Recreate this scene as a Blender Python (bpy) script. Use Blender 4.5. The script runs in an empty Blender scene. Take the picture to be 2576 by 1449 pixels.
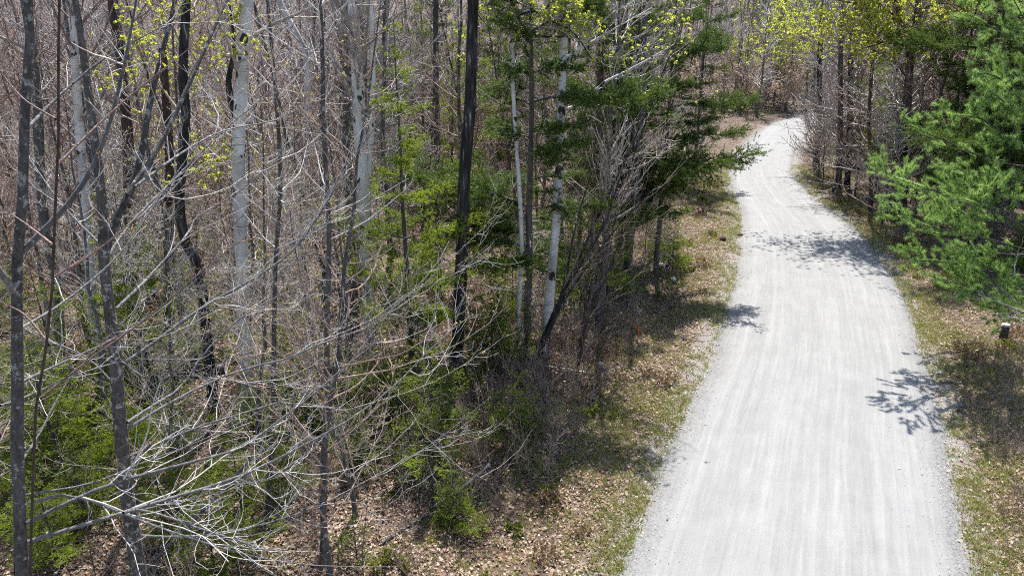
import bpy, math, random
import numpy as np

# ------------------------------------------------------------------ camera, sky, sun, exposure
scene = bpy.context.scene
PITCH = math.radians(20.5); CAM_H = 9.14; FPX = 1806.0        # focal length in pixels of a 2576 px wide frame
cam_data = bpy.data.cameras.new('camera'); cam = bpy.data.objects.new('camera', cam_data)
scene.collection.objects.link(cam); scene.camera = cam
cam_data.sensor_width = 36.0; cam_data.lens = 36.0 * FPX / 2576.0
cam_data.clip_start = 0.1; cam_data.clip_end = 1500
cam.location = (0, 0, CAM_H); cam.rotation_euler = (math.pi / 2 - PITCH, 0, 0)

SUN_EL = math.radians(61); SUN_AZ = math.radians(8)            # azimuth from +Y (view direction) towards +X
world = bpy.data.worlds.new('World'); scene.world = world; world.use_nodes = True
wn = world.node_tree; wn.nodes.clear()
sky = wn.nodes.new('ShaderNodeTexSky'); sky.sky_type = 'NISHITA'; sky.sun_disc = False
sky.sun_elevation = SUN_EL; sky.sun_rotation = SUN_AZ
bg = wn.nodes.new('ShaderNodeBackground'); bg.inputs['Strength'].default_value = 0.12
wo = wn.nodes.new('ShaderNodeOutputWorld')
wn.links.new(sky.outputs[0], bg.inputs[0]); wn.links.new(bg.outputs[0], wo.inputs[0])
sd = bpy.data.lights.new('sun', 'SUN'); sd.energy = 5.0; sd.angle = math.radians(0.53); sd.color = (1.0, 0.955, 0.90)
sun = bpy.data.objects.new('sun', sd); scene.collection.objects.link(sun)
sun.rotation_euler = (math.pi / 2 - SUN_EL, 0, math.pi - SUN_AZ)   # light travels from ahead towards the camera
sun.location = (0, 40, 60)
scene.view_settings.view_transform = 'Standard'; scene.view_settings.look = 'None'
scene.view_settings.gamma = 1.0; scene.view_settings.use_curve_mapping = False
scene.view_settings.exposure = 1.06
scene.render.engine = 'CYCLES'
scene.cycles.max_bounces = 3; scene.cycles.diffuse_bounces = 2; scene.cycles.glossy_bounces = 1
scene.cycles.transmission_bounces = 2; scene.cycles.use_adaptive_sampling = True; scene.cycles.adaptive_threshold = 0.03; scene.cycles.debug_use_spatial_splits = True; scene.cycles.use_denoising = False
scene.cycles.pixel_filter_type = 'BLACKMAN_HARRIS'; scene.cycles.filter_width = 1.05
scene.render.filter_size = 1.3
C = scene.collection
rng = np.random.default_rng(11); random.seed(5)
cP, sP = math.cos(PITCH), math.sin(PITCH)

# ------------------------------------------------------------------ picture position -> place in the world
def ray(x, y):
    u = (x - 1288.0) / FPX; v = (y - 724.5) / FPX
    return np.array([u, cP - v * sP, -sP - v * cP])
def at(x, y, t):
    return np.array([0, 0, CAM_H]) + ray(x, y) * t
def ground_pt(x, y):
    d = ray(x, y); t = CAM_H / -d[2]
    p = np.array([0, 0, CAM_H]) + d * t
    for _ in range(4):
        t = (CAM_H - gz(p[0], p[1])) / -d[2]; p = np.array([0, 0, CAM_H]) + d * t
    return p
def depth_of(p):
    return p[1] * cP - (p[2] - CAM_H) * sP
def project(p):
    t = depth_of(p); 
    if t < 0.5: return -9999, -9999, t
    v = (-(p[1]) * sP - (p[2] - CAM_H) * cP) / t
    return 1288 + FPX * p[0] / t, 724.5 + FPX * v, t

# ------------------------------------------------------------------ road line and terrain height
def flat(x, y):
    d = ray(x, y); t = CAM_H / -d[2]; return (d * t)[:2]
edgeL = [(1565,1449),(1612,1300),(1655,1180),(1695,1080),(1770,950),(1812,850),(1850,700),(1862,600),(1866,551),(1850,498),(1830,444),(1834,412),(1858,380),(1900,338),(1932,320)]
edgeR = [(2440,1449),(2422,1300),(2402,1180),(2376,1080),(2340,950),(2308,850),(2250,700),(2182,600),(2119,546),(2053,498),(2004,450),(1995,415),(2004,385),(2032,342),(2048,318)]
EL = np.array([flat(*p) for p in edgeL]); ER = np.array([flat(*p) for p in edgeR])
ctr = (EL + ER) / 2
d0 = (ctr[1] - ctr[0]) / np.linalg.norm(ctr[1] - ctr[0])
ctr = np.vstack([[ctr[0] - d0 * 22, ctr[0] - d0 * 11], ctr, [[29.5,72],[36,78.5],[46,83],[60,86],[80,87]]])
wid = np.linalg.norm(EL - ER, axis=1); wid = np.concatenate([[6.1,6.1], np.clip(wid,4.0,6.2), [4.4]*5])
def smooth_line(P, n):
    P = np.asarray(P, float); 
    d = np.concatenate([[0], np.cumsum(np.linalg.norm(np.diff(P[:, :3], axis=0), axis=1))])
    m = np.zeros_like(P); m[1:-1] = (P[2:] - P[:-2]) / (d[2:] - d[:-2])[:, None]
    m[0] = (P[1] - P[0]) / (d[1] - d[0]); m[-1] = (P[-1] - P[-2]) / (d[-1] - d[-2])
    s = np.linspace(0, d[-1], n); i = np.clip(np.searchsorted(d, s, 'right') - 1, 0, len(P) - 2)
    h = (d[i + 1] - d[i]); t = (s - d[i]) / h; t = t[:, None]; h = h[:, None]
    return ((2*t**3-3*t**2+1)*P[i] + (t**3-2*t**2+t)*h*m[i] + (-2*t**3+3*t**2)*P[i+1] + (t**3-t**2)*h*m[i+1])
road_c = smooth_line(ctr, 300)
for _ in range(6): road_c[1:-1] = (road_c[:-2] + 2 * road_c[1:-1] + road_c[2:]) / 4
road_s = np.concatenate([[0], np.cumsum(np.linalg.norm(np.diff(road_c, axis=0), axis=1))])
ctr_s = np.concatenate([[0], np.cumsum(np.linalg.norm(np.diff(ctr, axis=0), axis=1))])
road_w = np.interp(road_s, ctr_s, wid)
for _ in range(8): road_w[1:-1] = (road_w[:-2] + 2 * road_w[1:-1] + road_w[2:]) / 4
_T = np.gradient(road_c, axis=0); _T /= np.linalg.norm(_T, axis=1, keepdims=True); road_w = road_w * np.where(np.arange(300) < 235, (1 + np.clip(np.abs(_T[:, 1]), .75, 1)) / 2, 1)
track_c = smooth_line([[21.5,60.5],[17.5,65],[12.5,68.2],[6,70.5],[-3,72]], 60)

def road_dist(X, Y):
    X = np.atleast_1d(np.asarray(X, float)); Y = np.atleast_1d(np.asarray(Y, float))
    out = np.empty(X.shape); sgn = np.empty(X.shape)
    xf, yf = X.ravel(), Y.ravel(); o = np.empty(xf.size); g = np.empty(xf.size)
    A = road_c[:-1:2]; T = road_c[1::2][:len(A)] - A[:len(road_c[1::2])]; W = road_w[:-1:2]
    for a in range(0, xf.size, 4000):
        dx = xf[a:a+4000, None] - A[None, :, 0]; dy = yf[a:a+4000, None] - A[None, :, 1]
        dd = dx * dx + dy * dy; j = dd.argmin(1); r = np.arange(len(j))
        o[a:a+4000] = np.sqrt(dd[r, j]) - W[j] / 2
        g[a:a+4000] = np.sign(T[j, 0] * dy[r, j] - T[j, 1] * dx[r, j])    # +1 left of the road
    return o.reshape(X.shape), g.reshape(X.shape)
def bumps(X, Y):
    return (0.10*np.sin(X*0.61+1.3*np.sin(Y*0.37))+0.08*np.sin(Y*0.83+X*0.31+2)+0.05*np.sin(X*1.9-Y*1.3)+0.04*np.sin(X*2.7+Y*2.2+1)
            + 0.16*np.sin(X*0.21-Y*0.17))
def gz_arr(X, Y):
    d, _ = road_dist(X, Y)
    td = np.sqrt(((np.asarray(X)[..., None]-track_c[::4,0])**2+(np.asarray(Y)[..., None]-track_c[::4,1])**2).min(-1)) - 1.6
    d = np.minimum(d, td)
    w = np.clip((d - 0.2) / 3.0, 0, 1); w = w*w*(3-2*w)
    r = np.hypot(X, Y)
    hill = 0.115 * np.maximum(0, r - 84) * np.clip((d - 1) / 25, 0, 1) + 0.03*np.maximum(0, -np.asarray(X) - 14)
    return w * (bumps(X, Y) - 0.06) + hill - 0.07 * np.clip(1 - d / 0.35, 0, 1)
def gz(x, y):
    return float(gz_arr(np.array([x]), np.array([y]))[0])

# ------------------------------------------------------------------ mesh helpers
def to_mesh(name, V, F, mats, tint=None, smooth=False, uv=None):
    """V (N,3), F list of int arrays (M,3) or (M,4)."""
    me = bpy.data.meshes.new(name)
    V = np.ascontiguousarray(V, np.float32)
    F = [np.ascontiguousarray(f, np.int32) for f in F if len(f)]
    me.vertices.add(len(V)); me.vertices.foreach_set('co', V.ravel())
    li = np.concatenate([f.ravel() for f in F]) if F else np.zeros(0, np.int32)
    tot = np.concatenate([np.full(len(f), f.shape[1], np.int32) for f in F]) if F else np.zeros(0, np.int32)
    start = np.concatenate([[0], np.cumsum(tot)[:-1]]).astype(np.int32) if len(tot) else tot
    me.loops.add(len(li)); me.loops.foreach_set('vertex_index', li)
    me.polygons.add(len(tot)); me.polygons.foreach_set('loop_start', start); me.polygons.foreach_set('loop_total', tot)
    if smooth: me.polygons.foreach_set('use_smooth', np.ones(len(tot), bool))
    if tint is not None:
        a = me.attributes.new('tint', 'FLOAT', 'POINT'); a.data.foreach_set('value', np.ascontiguousarray(tint, np.float32))
    if uv is not None:
        u = me.uv_layers.new(name='UVMap'); u.data.foreach_set('uv', np.ascontiguousarray(uv[li], np.float32).ravel())
    me.update(calc_edges=True)
    for m in (mats if isinstance(mats, (list, tuple)) else [mats]): me.materials.append(m)
    return me
class Bag:
    def __init__(self): self.V = []; self.F3 = []; self.F4 = []; self.T = []; self.n = 0
    def add(self, V, f3=None, f4=None, tint=None):
        V = np.asarray(V).reshape(-1, 3)
        if f3 is not None: self.F3.append(np.asarray(f3).reshape(-1, 3) + self.n)
        if f4 is not None: self.F4.append(np.asarray(f4).reshape(-1, 4) + self.n)
        self.V.append(V); self.T.append(np.zeros(len(V)) if tint is None else np.asarray(tint).ravel()); self.n += len(V)
    def mesh(self, name, mats, smooth=True):
        F = []
        if self.F3: F.append(np.vstack(self.F3))
        if self.F4: F.append(np.vstack(self.F4))
        if not self.V: self.V = [np.zeros((0, 3))]; self.T = [np.zeros(0)]
        return to_mesh(name, np.vstack(self.V), F, mats, np.concatenate(self.T), smooth)
def nrm(a):
    return a / np.maximum(np.linalg.norm(a, axis=-1, keepdims=True), 1e-9)
def tubes(bag, P, R, sides, tint=None, lump=0.0):
    """P (n,K,3), R (n,K)"""
    n, K, _ = P.shape
    if n == 0: return
    T = np.empty_like(P); T[:, 1:-1] = P[:, 2:] - P[:, :-2]; T[:, 0] = P[:, 1] - P[:, 0]; T[:, -1] = P[:, -1] - P[:, -2]
    T = nrm(T); m = nrm(P[:, -1] - P[:, 0])
    ref = np.cross(m, np.where(np.abs(m[:, 2:3]) < .9, [[0, 0, 1.]], [[1., 0, 0]])); ref = nrm(ref)[:, None, :]
    U = nrm(ref - (ref * T).sum(-1, keepdims=True) * T); W = np.cross(T, U)
    a = np.linspace(0, 2 * np.pi, sides, endpoint=False)
    rr = R[:, :, None] * np.ones(sides)
    if lump: rr = rr * (1 + lump * rng.standard_normal(rr.shape))
    V = P[:, :, None, :] + rr[..., None] * (np.cos(a)[:, None] * U[:, :, None, :] + np.sin(a)[:, None] * W[:, :, None, :])
    base = (np.arange(n) * K * sides)[:, None, None]; k = (np.arange(K - 1) * sides)[None, :, None]; s = np.arange(sides)[None, None, :]; s2 = (s + 1) % sides
    f = np.stack([base + k + s, base + k + s2, base + k + sides + s2, base + k + sides + s], -1).reshape(-1, 4)
    tt = None
    if tint is not None: tt = np.repeat(np.asarray(tint), K * sides)
    bag.add(V, None, f, tt)
def at_param(P, idx, t):
    K = P.shape[1]; x = t * (K - 1); k = np.minimum(x.astype(int), K - 2); f = (x - k)
    return k, f
def spawn(P, R, density, t0=0.2, t1=1.0, ang=55, ang_sd=10, length=0.5, len_sd=0.3, taper=0.6, K=4, wob=0.12, up=0.08,
          ratio=0.5, rmin=0.004, rtip=0.4, flatz=1.0, maxn=None, abslen=None, side=None):
    """side branches off every line in P: vectorised"""
    n = len(P)
    if n == 0: return np.zeros((0, K, 3)), np.zeros((0, K)), np.zeros(0, int)
    L = np.linalg.norm(np.diff(P, axis=1), axis=2).sum(1)
    cnt = rng.poisson(np.minimum(density * L * (t1 - t0), 400))
    idx = np.repeat(np.arange(n), cnt)
    if maxn and len(idx) > maxn: idx = np.sort(rng.choice(idx, maxn, False))
    m = len(idx); t = t0 + (t1 - t0) * rng.random(m)
    k, f = at_param(P, idx, t)
    p0 = P[idx, k] * (1 - f)[:, None] + P[idx, k + 1] * f[:, None]
    T = nrm(P[idx, k + 1] - P[idx, k]); r = R[idx, k] * (1 - f) + R[idx, k + 1] * f
    w = rng.standard_normal((m, 3)); 
    if side is not None: w += np.asarray(side)
    w[:, 2] *= flatz
    w -= (w * T).sum(1, keepdims=True) * T; w = nrm(w)
    a = np.radians(ang + ang_sd * rng.standard_normal(m))[:, None]
    d = nrm(np.cos(a) * T + np.sin(a) * w)
    base = abslen if abslen is not None else L[idx] * length
    ln = base * (1 - taper * t) * np.exp(len_sd * rng.standard_normal(m))
    Q = np.empty((m, K, 3)); Q[:, 0] = p0
    for j in range(1, K):
        d = nrm(d + wob * rng.standard_normal((m, 3)) + np.array([0, 0, up])); Q[:, j] = Q[:, j - 1] + d * (ln / (K - 1))[:, None]
    r0 = np.maximum(r * ratio * rng.uniform(.7, 1.1, m), rmin)
    return Q, r0[:, None] * np.linspace(1, rtip, K)[None, :], idx
def blades(bag, P, D, n, length, width, spread, tint=None, flatz=1.0, upb=0.0, quad=False):
    """n thin needles or small leaves at every anchor P along D"""
    m = len(P)
    if m == 0: return
    P = np.repeat(P, n, 0); D = np.repeat(D, n, 0); N = len(P)
    w = rng.standard_normal((N, 3)); w[:, 2] *= flatz
    d = nrm(D + spread * nrm(w) + np.array([0, 0, upb]))
    s = nrm(np.cross(d, rng.standard_normal((N, 3))))
    ln = (length * rng.uniform(.7, 1.25, N))[:, None]; wd = width * rng.uniform(.7, 1.2, N)[:, None]
    tt = rng.random(N) if tint is None else np.repeat(tint, n) + .25 * (rng.random(N) - .5)
    if quad:
        up = np.cross(s, d) * wd * .35
        V = np.stack([P, P + d * ln * .5 + s * wd + up, P + d * ln, P + d * ln * .5 - s * wd + up], 1)
        b = np.arange(N)[:, None] * 4
        bag.add(V, np.vstack([b + [[0, 1, 2]], b + [[0, 2, 3]]]), None, np.repeat(tt, 4))
    else:
        V = np.stack([P + s * wd * .5, P - s * wd * .5, P + d * ln], 1); b = np.arange(N)[:, None] * 3
        bag.add(V, b + [[0, 1, 2]], None, np.repeat(tt, 3))
def along(P, step, t0=0.0, t1=1.0):
    """anchors and directions spread along the lines"""
    n = len(P)
    if n == 0: return np.zeros((0, 3)), np.zeros((0, 3)), np.zeros(0, int)
    L = np.linalg.norm(np.diff(P, axis=1), axis=2).sum(1); c = np.maximum(1, (L * (t1 - t0) / step).astype(int))
    idx = np.repeat(np.arange(n), c); t = t0 + (t1 - t0) * rng.random(len(idx)); k, f = at_param(P, idx, t)
    return P[idx, k] * (1 - f)[:, None] + P[idx, k + 1] * f[:, None], nrm(P[idx, k + 1] - P[idx, k]), idx

# ------------------------------------------------------------------ materials
class NT:
    def __init__(self, name):
        self.m = bpy.data.materials.new(name); self.m.use_nodes = True; self.t = self.m.node_tree; self.t.nodes.clear()
        self.out = self.n('ShaderNodeOutputMaterial')
    def n(self, kind, **kw):
        nd = self.t.nodes.new(kind)
        for k, v in kw.items():
            if hasattr(nd, k): setattr(nd, k, v)
        return nd
    def set(self, nd, **kw):
        for k, v in kw.items():
            s = nd.inputs[k.replace('_', ' ')]
            if hasattr(v, 'is_output') or isinstance(v, bpy.types.NodeSocket): self.t.links.new(v, s)
            else: s.default_value = v
        return nd
    def link(self, a, b): self.t.links.new(a, b)
    def coord(self, which='Object', scale=(1, 1, 1)):
        tc = self.n('ShaderNodeTexCoord'); mp = self.n('ShaderNodeMapping'); self.link(tc.outputs[which], mp.inputs[0])
        mp.inputs['Scale'].default_value = scale; return mp.outputs[0]
    def noise(self, vec, scale, detail=4, rough=.55):
        nd = self.n('ShaderNodeTexNoise'); self.link(vec, nd.inputs['Vector']); nd.inputs['Scale'].default_value = scale
        nd.inputs['Detail'].default_value = detail; nd.inputs['Roughness'].default_value = rough; return nd.outputs['Fac']
    def ramp(self, fac, stops, interp='LINEAR'):
        nd = self.n('ShaderNodeValToRGB'); self.link(fac, nd.inputs[0]); r = nd.color_ramp; r.interpolation = interp
        while len(r.elements) > 1: r.elements.remove(r.elements[-1])
        r.elements[0].position = stops[0][0]; r.elements[0].color = col(stops[0][1])
        for p, c in stops[1:]: e = r.elements.new(p); e.color = col(c)
        return nd.outputs[0]
    def mix(self, fac, a, b, mode='MIX'):
        nd = self.n('ShaderNodeMix'); nd.data_type = 'RGBA'; nd.blend_type = mode
        for v, s in ((fac, nd.inputs[0]), (a, nd.inputs[6]), (b, nd.inputs[7])):
            if isinstance(v, bpy.types.NodeSocket): self.link(v, s)
            else: s.default_value = v if not isinstance(v, tuple) else col(v)
        return nd.outputs[2]
    def math(self, op, a, b=0.0):
        nd = self.n('ShaderNodeMath'); nd.operation = op
        for v, s in ((a, nd.inputs[0]), (b, nd.inputs[1])):
            if isinstance(v, bpy.types.NodeSocket): self.link(v, s)
            else: s.default_value = v
        return nd.outputs[0]
    def attr(self, name):
        nd = self.n('ShaderNodeAttribute'); nd.attribute_name = name; return nd.outputs['Fac']
    def rnd(self):
        return self.n('ShaderNodeObjectInfo').outputs['Random']
    def surface(self, color, rough=.8, bump=None, bstr=.4, bdist=.02, spec=.3, trans=None, transw=.35):
        b = self.n('ShaderNodeBsdfPrincipled')
        if isinstance(color, bpy.types.NodeSocket): self.link(color, b.inputs['Base Color'])
        else: b.inputs['Base Color'].default_value = col(color)
        b.inputs['Roughness'].default_value = rough; b.inputs['Specular IOR Level'].default_value = spec
        if bump is not None:
            bn = self.n('ShaderNodeBump'); bn.inputs['Strength'].default_value = bstr; bn.inputs['Distance'].default_value = bdist
            self.link(bump, bn.inputs['Height']); self.link(bn.outputs[0], b.inputs['Normal'])
        sh = b.outputs[0]
        if trans is not None:
            t = self.n('ShaderNodeBsdfTranslucent')
            if isinstance(trans, bpy.types.NodeSocket): self.link(trans, t.inputs[0])
            else: t.inputs[0].default_value = col(trans)
            mx = self.n('ShaderNodeMixShader'); mx.inputs[0].default_value = transw
            self.link(sh, mx.inputs[1]); self.link(t.outputs[0], mx.inputs[2]); sh = mx.outputs[0]
        self.link(sh, self.out.inputs[0]); return self.m
def col(c): return (c[0], c[1], c[2], 1.0)

def bark(name, c1, c2, lichen=None, lich_at=.62, scale=7, streak=(1, 1, .35), rough=.8, spec=.25):
    N = NT(name); v = N.coord('Object', streak); a = N.noise(v, scale, 6, .65)
    c = N.ramp(a, [(.35, c1), (.65, c2)])
    b = N.noise(v, scale * 4, 4, .6)
    c = N.mix(.35, c, N.ramp(b, [(.3, tuple(x * .55 for x in c1)), (.7, tuple(min(1, x * 1.35) for x in c2))]))
    if lichen:
        l = N.noise(N.coord('Object', (1, 1, .8)), scale * 1.3, 6, .68)
        f = N.ramp(l, [(lich_at - .01, (0, 0, 0)), (lich_at + .03, (.9, .9, .9))]); c = N.mix(f, c, lichen)
    r = N.math('ADD', N.math('MULTIPLY', N.rnd(), .5), .75)
    cm = N.n('ShaderNodeCombineColor'); [N.link(r, cm.inputs[i]) for i in range(3)]
    c = N.mix(1.0, c, cm.outputs[0], 'MULTIPLY')
    crk = N.noise(N.coord('Object', (1, 1, 3.5)), scale * 2.2, 5, .7); c = N.mix(N.ramp(crk, [(.34, (.8, .8, .8)), (.44, (0, 0, 0))]), c, tuple(x * .45 for x in c1))
    return N.surface(c, rough, N.math('ADD', b, crk), .8, .025, spec)
M = {}
M['beech'] = bark('beech_bark', (.05,.046,.043), (.15,.142,.135), (.40,.40,.385), .575, 10)
M['maple'] = bark('maple_bark', (.04,.035,.031), (.135,.122,.11), (.40,.39,.37), .575, 10)
M['twig'] = bark('pale_twig_bark', (.37,.335,.31), (.62,.58,.545), scale=3, rough=.5, spec=.5)
M['twig2'] = bark('grey_twig_bark', (.23,.19,.165), (.43,.375,.335), scale=3, rough=.5, spec=.5)
M['limb'] = bark('grey_limb_bark', (.085,.08,.077), (.20,.193,.19), (.40,.40,.385), .60, 8, rough=.55, spec=.4)
M['redtwig'] = bark('reddish_twig_bark', (.12,.065,.05), (.24,.14,.11), scale=3, rough=.45, spec=.5)
M['browntwig'] = bark('brown_twig_bark', (.16,.11,.088), (.33,.245,.205), scale=3, rough=.6, spec=.4)
M['spruce'] = bark('spruce_bark', (.045,.038,.034), (.12,.105,.095), (.22,.23,.21), .66, 9)
M['redbark'] = bark('dead_conifer_bark', (.05,.033,.027), (.11,.075,.06), scale=8)
def dark_bark():
    N = NT('black_furrowed_bark'); v = N.coord('Object', (1, 1, .12)); a = N.noise(v, 13, 5, .7)
    c = N.ramp(a, [(.42, (.008, .007, .008)), (.53, (.032, .029, .028)), (.60, (.06, .056, .054)), (.66, (.30, .29, .28))])
    return N.surface(c, .75, a, .9, .03, .3)
M['black'] = dark_bark()
def birch_bark():
    N = NT('paper_birch_bark'); v = N.coord('Object', (1, 1, 9)); a = N.noise(v, 3.2, 5, .6); base = N.noise(N.coord('Object', (1, 1, .6)), 2.6, 4, .6)
    c = N.ramp(base, [(.3, (.34, .315, .295)), (.5, (.58, .55, .52)), (.75, (.72, .695, .665))])
    c = N.mix(N.ramp(a, [(.60, (0, 0, 0)), (.66, (.85, .85, .85))]), c, (.10, .085, .075))
    sc = N.noise(N.coord('Object', (1, 1, .75)), 3.1, 3, .5)
    c = N.mix(N.ramp(sc, [(.61, (0, 0, 0)), (.64, (1, 1, 1))]), c, (.022, .019, .018))
    return N.surface(c, .6, a, .4, .015, .35)
M['birch'] = birch_bark()
def needles(name, c1, c2, tr, w=.4):
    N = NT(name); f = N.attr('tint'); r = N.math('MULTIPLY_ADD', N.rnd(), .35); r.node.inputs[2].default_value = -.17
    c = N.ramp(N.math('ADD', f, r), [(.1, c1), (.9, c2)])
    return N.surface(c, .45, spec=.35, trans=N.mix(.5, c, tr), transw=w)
M['fir'] = needles('fir_needles', (.045,.085,.018), (.31,.39,.04), (.44,.56,.04), .5)
M['spruce_n'] = needles('spruce_needles', (.028,.052,.016), (.115,.165,.035), (.16,.25,.03), .4)
M['pine'] = needles('pine_needles', (.05,.12,.04), (.31,.45,.15), (.38,.57,.12), .55)
M['yleaf'] = needles('young_yellow_green_leaves', (.33,.37,.05), (.60,.62,.12), (.70,.74,.10), .62)
M['yleaf2'] = needles('pale_young_leaves', (.34,.37,.07), (.58,.62,.14), (.62,.66,.12), .5)
M['bud'] = needles('opening_leaf_buds', (.22,.19,.06), (.45,.40,.10), (.5,.42,.1), .4)
M['rbud'] = needles('long_orange_buds', (.30,.13,.05), (.50,.24,.10), (.5,.2,.06), .2)
M['tanleaf'] = needles('dry_tan_beech_leaves', (.34,.24,.16), (.58,.46,.34), (.58,.42,.27), .4)
M['herb'] = needles('low_green_herbs', (.08,.10,.02), (.26,.28,.04), (.28,.32,.04), .4)
M['drybrush'] = needles('dry_weeds', (.16,.10,.06), (.38,.27,.15), (.4,.26,.12), .25)

def litter_mat():
    N = NT('fallen_leaves'); f = N.attr('tint')
    c = N.ramp(f, [(0, (.08,.048,.030)), (.25, (.17,.105,.066)), (.5, (.31,.215,.145)), (.72, (.44,.335,.25)), (.9, (.62,.52,.43)), (1, (.34,.14,.06))])
    return N.surface(c, .55, spec=.35, trans=c, transw=.2)
M['litter'] = litter_mat()
def grass_mat():
    N = NT('spring_grass'); f = N.attr('tint')
    c = N.ramp(f, [(0, (.50,.41,.25)), (.3, (.38,.32,.15)), (.45, (.20,.23,.045)), (1, (.33,.37,.07))])
    return N.surface(c, .5, spec=.3, trans=c, transw=.35)
M['grass'] = grass_mat()
def ground_mat():
    N = NT('forest_floor'); v = N.coord('Object'); 
    vo = N.n('ShaderNodeTexVoronoi'); N.link(v, vo.inputs['Vector']); vo.inputs['Scale'].default_value = 11
    sep = N.n('ShaderNodeSeparateColor'); N.link(vo.outputs['Color'], sep.inputs[0])
    leaf = N.ramp(sep.outputs[0], [(0, (.07,.044,.03)), (.35, (.17,.115,.08)), (.7, (.34,.25,.185)), (1, (.52,.42,.335))])
    edge = N.ramp(vo.outputs['Distance'], [(.2, (1,1,1)), (.6, (.35,.35,.35))]); leaf = N.mix(1, leaf, edge, 'MULTIPLY')
    big = N.noise(v, .35, 5, .6); fine = N.noise(v, 3.0, 5, .65)
    soil = N.ramp(fine, [(.3, (.05,.034,.024)), (.7, (.17,.12,.085))])
    c = N.mix(N.ramp(fine, [(.42, (1,1,1)), (.62, (0,0,0))]), leaf, soil)
    moss = N.ramp(fine, [(.3, (.07,.075,.02)), (.7, (.17,.16,.05))])
    c = N.mix(N.ramp(big, [(.56, (0,0,0)), (.72, (.6,.6,.6))]), c, moss)
    rs = N.attr('tint')                                            # 1 at the road edge, 0 in the woods
    grav = N.ramp(N.noise(v, 26, 3, .7), [(.3, (.13,.118,.105)), (.7, (.30,.283,.26))])
    g = N.math('ADD', rs, N.math('MULTIPLY', N.math('SUBTRACT', fine, .5), 1.4))
    c = N.mix(N.ramp(g, [(.55, (0,0,0)), (.85, (1,1,1))]), c, grav)
    return N.surface(c, .85, N.math('ADD', vo.outputs['Distance'], fine), .9, .05, .2)
M['ground'] = ground_mat()
def road_mat():
    N = NT('packed_gravel'); uv = N.n('ShaderNodeUVMap').outputs[0]; o = N.coord('Object')
    mp = N.n('ShaderNodeMapping'); N.link(uv, mp.inputs[0]); mp.inputs['Scale'].default_value = (1, .022, 1)
    mp2 = N.n('ShaderNodeMapping'); N.link(uv, mp2.inputs[0]); mp2.inputs['Scale'].default_value = (1, .05, 1); mp2.inputs['Location'].default_value = (7, 3, 0)
    st = N.noise(mp.outputs[0], 6.0, 6, .62); st2 = N.noise(mp.outputs[0], 1.5, 3, .5); st3 = N.noise(mp2.outputs[0], 15.0, 4, .65)   # lengthwise tyre and grader streaks
    fine = N.noise(o, 42, 4, .8); mid = N.noise(o, 1.1, 5, .65); grit = N.noise(o, 95, 2, .6); rare = N.noise(o, 31, 2, .5)
    c = N.ramp(st, [(.38, (0.177,0.177,0.173)), (.47, (0.235,0.235,0.229)), (.53, (0.251,0.251,0.245)), (.62, (0.354,0.354,0.346))])
    c = N.mix(.45, c, N.ramp(st3, [(.38, (0.168,0.168,0.164)), (.5, (0.247,0.247,0.241)), (.62, (0.354,0.354,0.346))]))
    c = N.mix(.35, c, N.ramp(st2, [(.4, (0.206,0.206,0.201)), (.62, (0.305,0.305,0.297))]))
    c = N.mix(.35, c, N.ramp(fine, [(.3, (0.165,0.165,0.161)), (.5, (0.255,0.255,0.249)), (.72, (0.363,0.363,0.354))]))
    c = N.mix(.22, c, N.ramp(mid, [(.35, (0.198,0.198,0.193)), (.65, (0.313,0.313,0.305))]))
    ed = N.attr('tint')                                            # loose coarse shoulder: greyer stone
    peb = N.n('ShaderNodeTexVoronoi'); N.link(o, peb.inputs['Vector']); peb.inputs['Scale'].default_value = 34
    sp = N.n('ShaderNodeSeparateColor'); N.link(peb.outputs['Color'], sp.inputs[0])
    shoulder = N.ramp(sp.outputs[0], [(0, (0.115,0.112,0.104)), (.5, (0.178,0.178,0.174)), (1, (0.256,0.256,0.250))])
    e2 = N.math('ADD', ed, N.math('MULTIPLY', N.math('SUBTRACT', st2, .5), 1.3))
    c = N.mix(N.ramp(e2, [(.40, (0,0,0)), (.75, (.8,.8,.8))]), c, shoulder)
    c = N.mix(N.ramp(grit, [(.70, (0,0,0)), (.76, (0.509,0.509,0.496))]), c, (0.112,0.108,0.102))
    c = N.mix(N.ramp(rare, [(.78, (0,0,0)), (.80, (.8,.8,.8))]), c, (.10,.098,.095))
    h = N.math('ADD', N.math('MULTIPLY', fine, .6), N.math('MULTIPLY', st, 1.6))
    return N.surface(c, .9, h, .6, .04, .15)
M['road'] = road_mat()
def stone_mat(name, a, b):
    N = NT(name); v = N.coord('Object'); f = N.noise(v, 5, 5, .65); c = N.ramp(f, [(.3, a), (.7, b)])
    return N.surface(c, .85, N.noise(v, 18, 4, .6), .6, .03, .2)
M['stone'] = stone_mat('field_stone', (.15,.145,.14), (.33,.32,.31))
M['palestone'] = stone_mat('pale_stone', (.42,.40,.37), (.66,.64,.60))
M['pebble'] = needles('loose_gravel_stones', (.13,.13,.125), (.42,.41,.395), (.4,.4,.4), .0)
def plain(name, c, rough=.6): N = NT(name); return N.surface(N.ramp(N.noise(N.coord('Object'), 9, 4, .6), [(.3, tuple(x*.8 for x in c)), (.7, tuple(min(1, x*1.15) for x in c))]), rough)
M['orange'] = plain('orange_paint', (.62,.13,.03)); M['whitecap'] = plain('white_cap', (.42,.41,.39), .7)
M['postwood'] = plain('weathered_dark_wood', (.05,.042,.036), .8); M['cutwood'] = plain('cut_wood', (.62,.52,.40))

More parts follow.
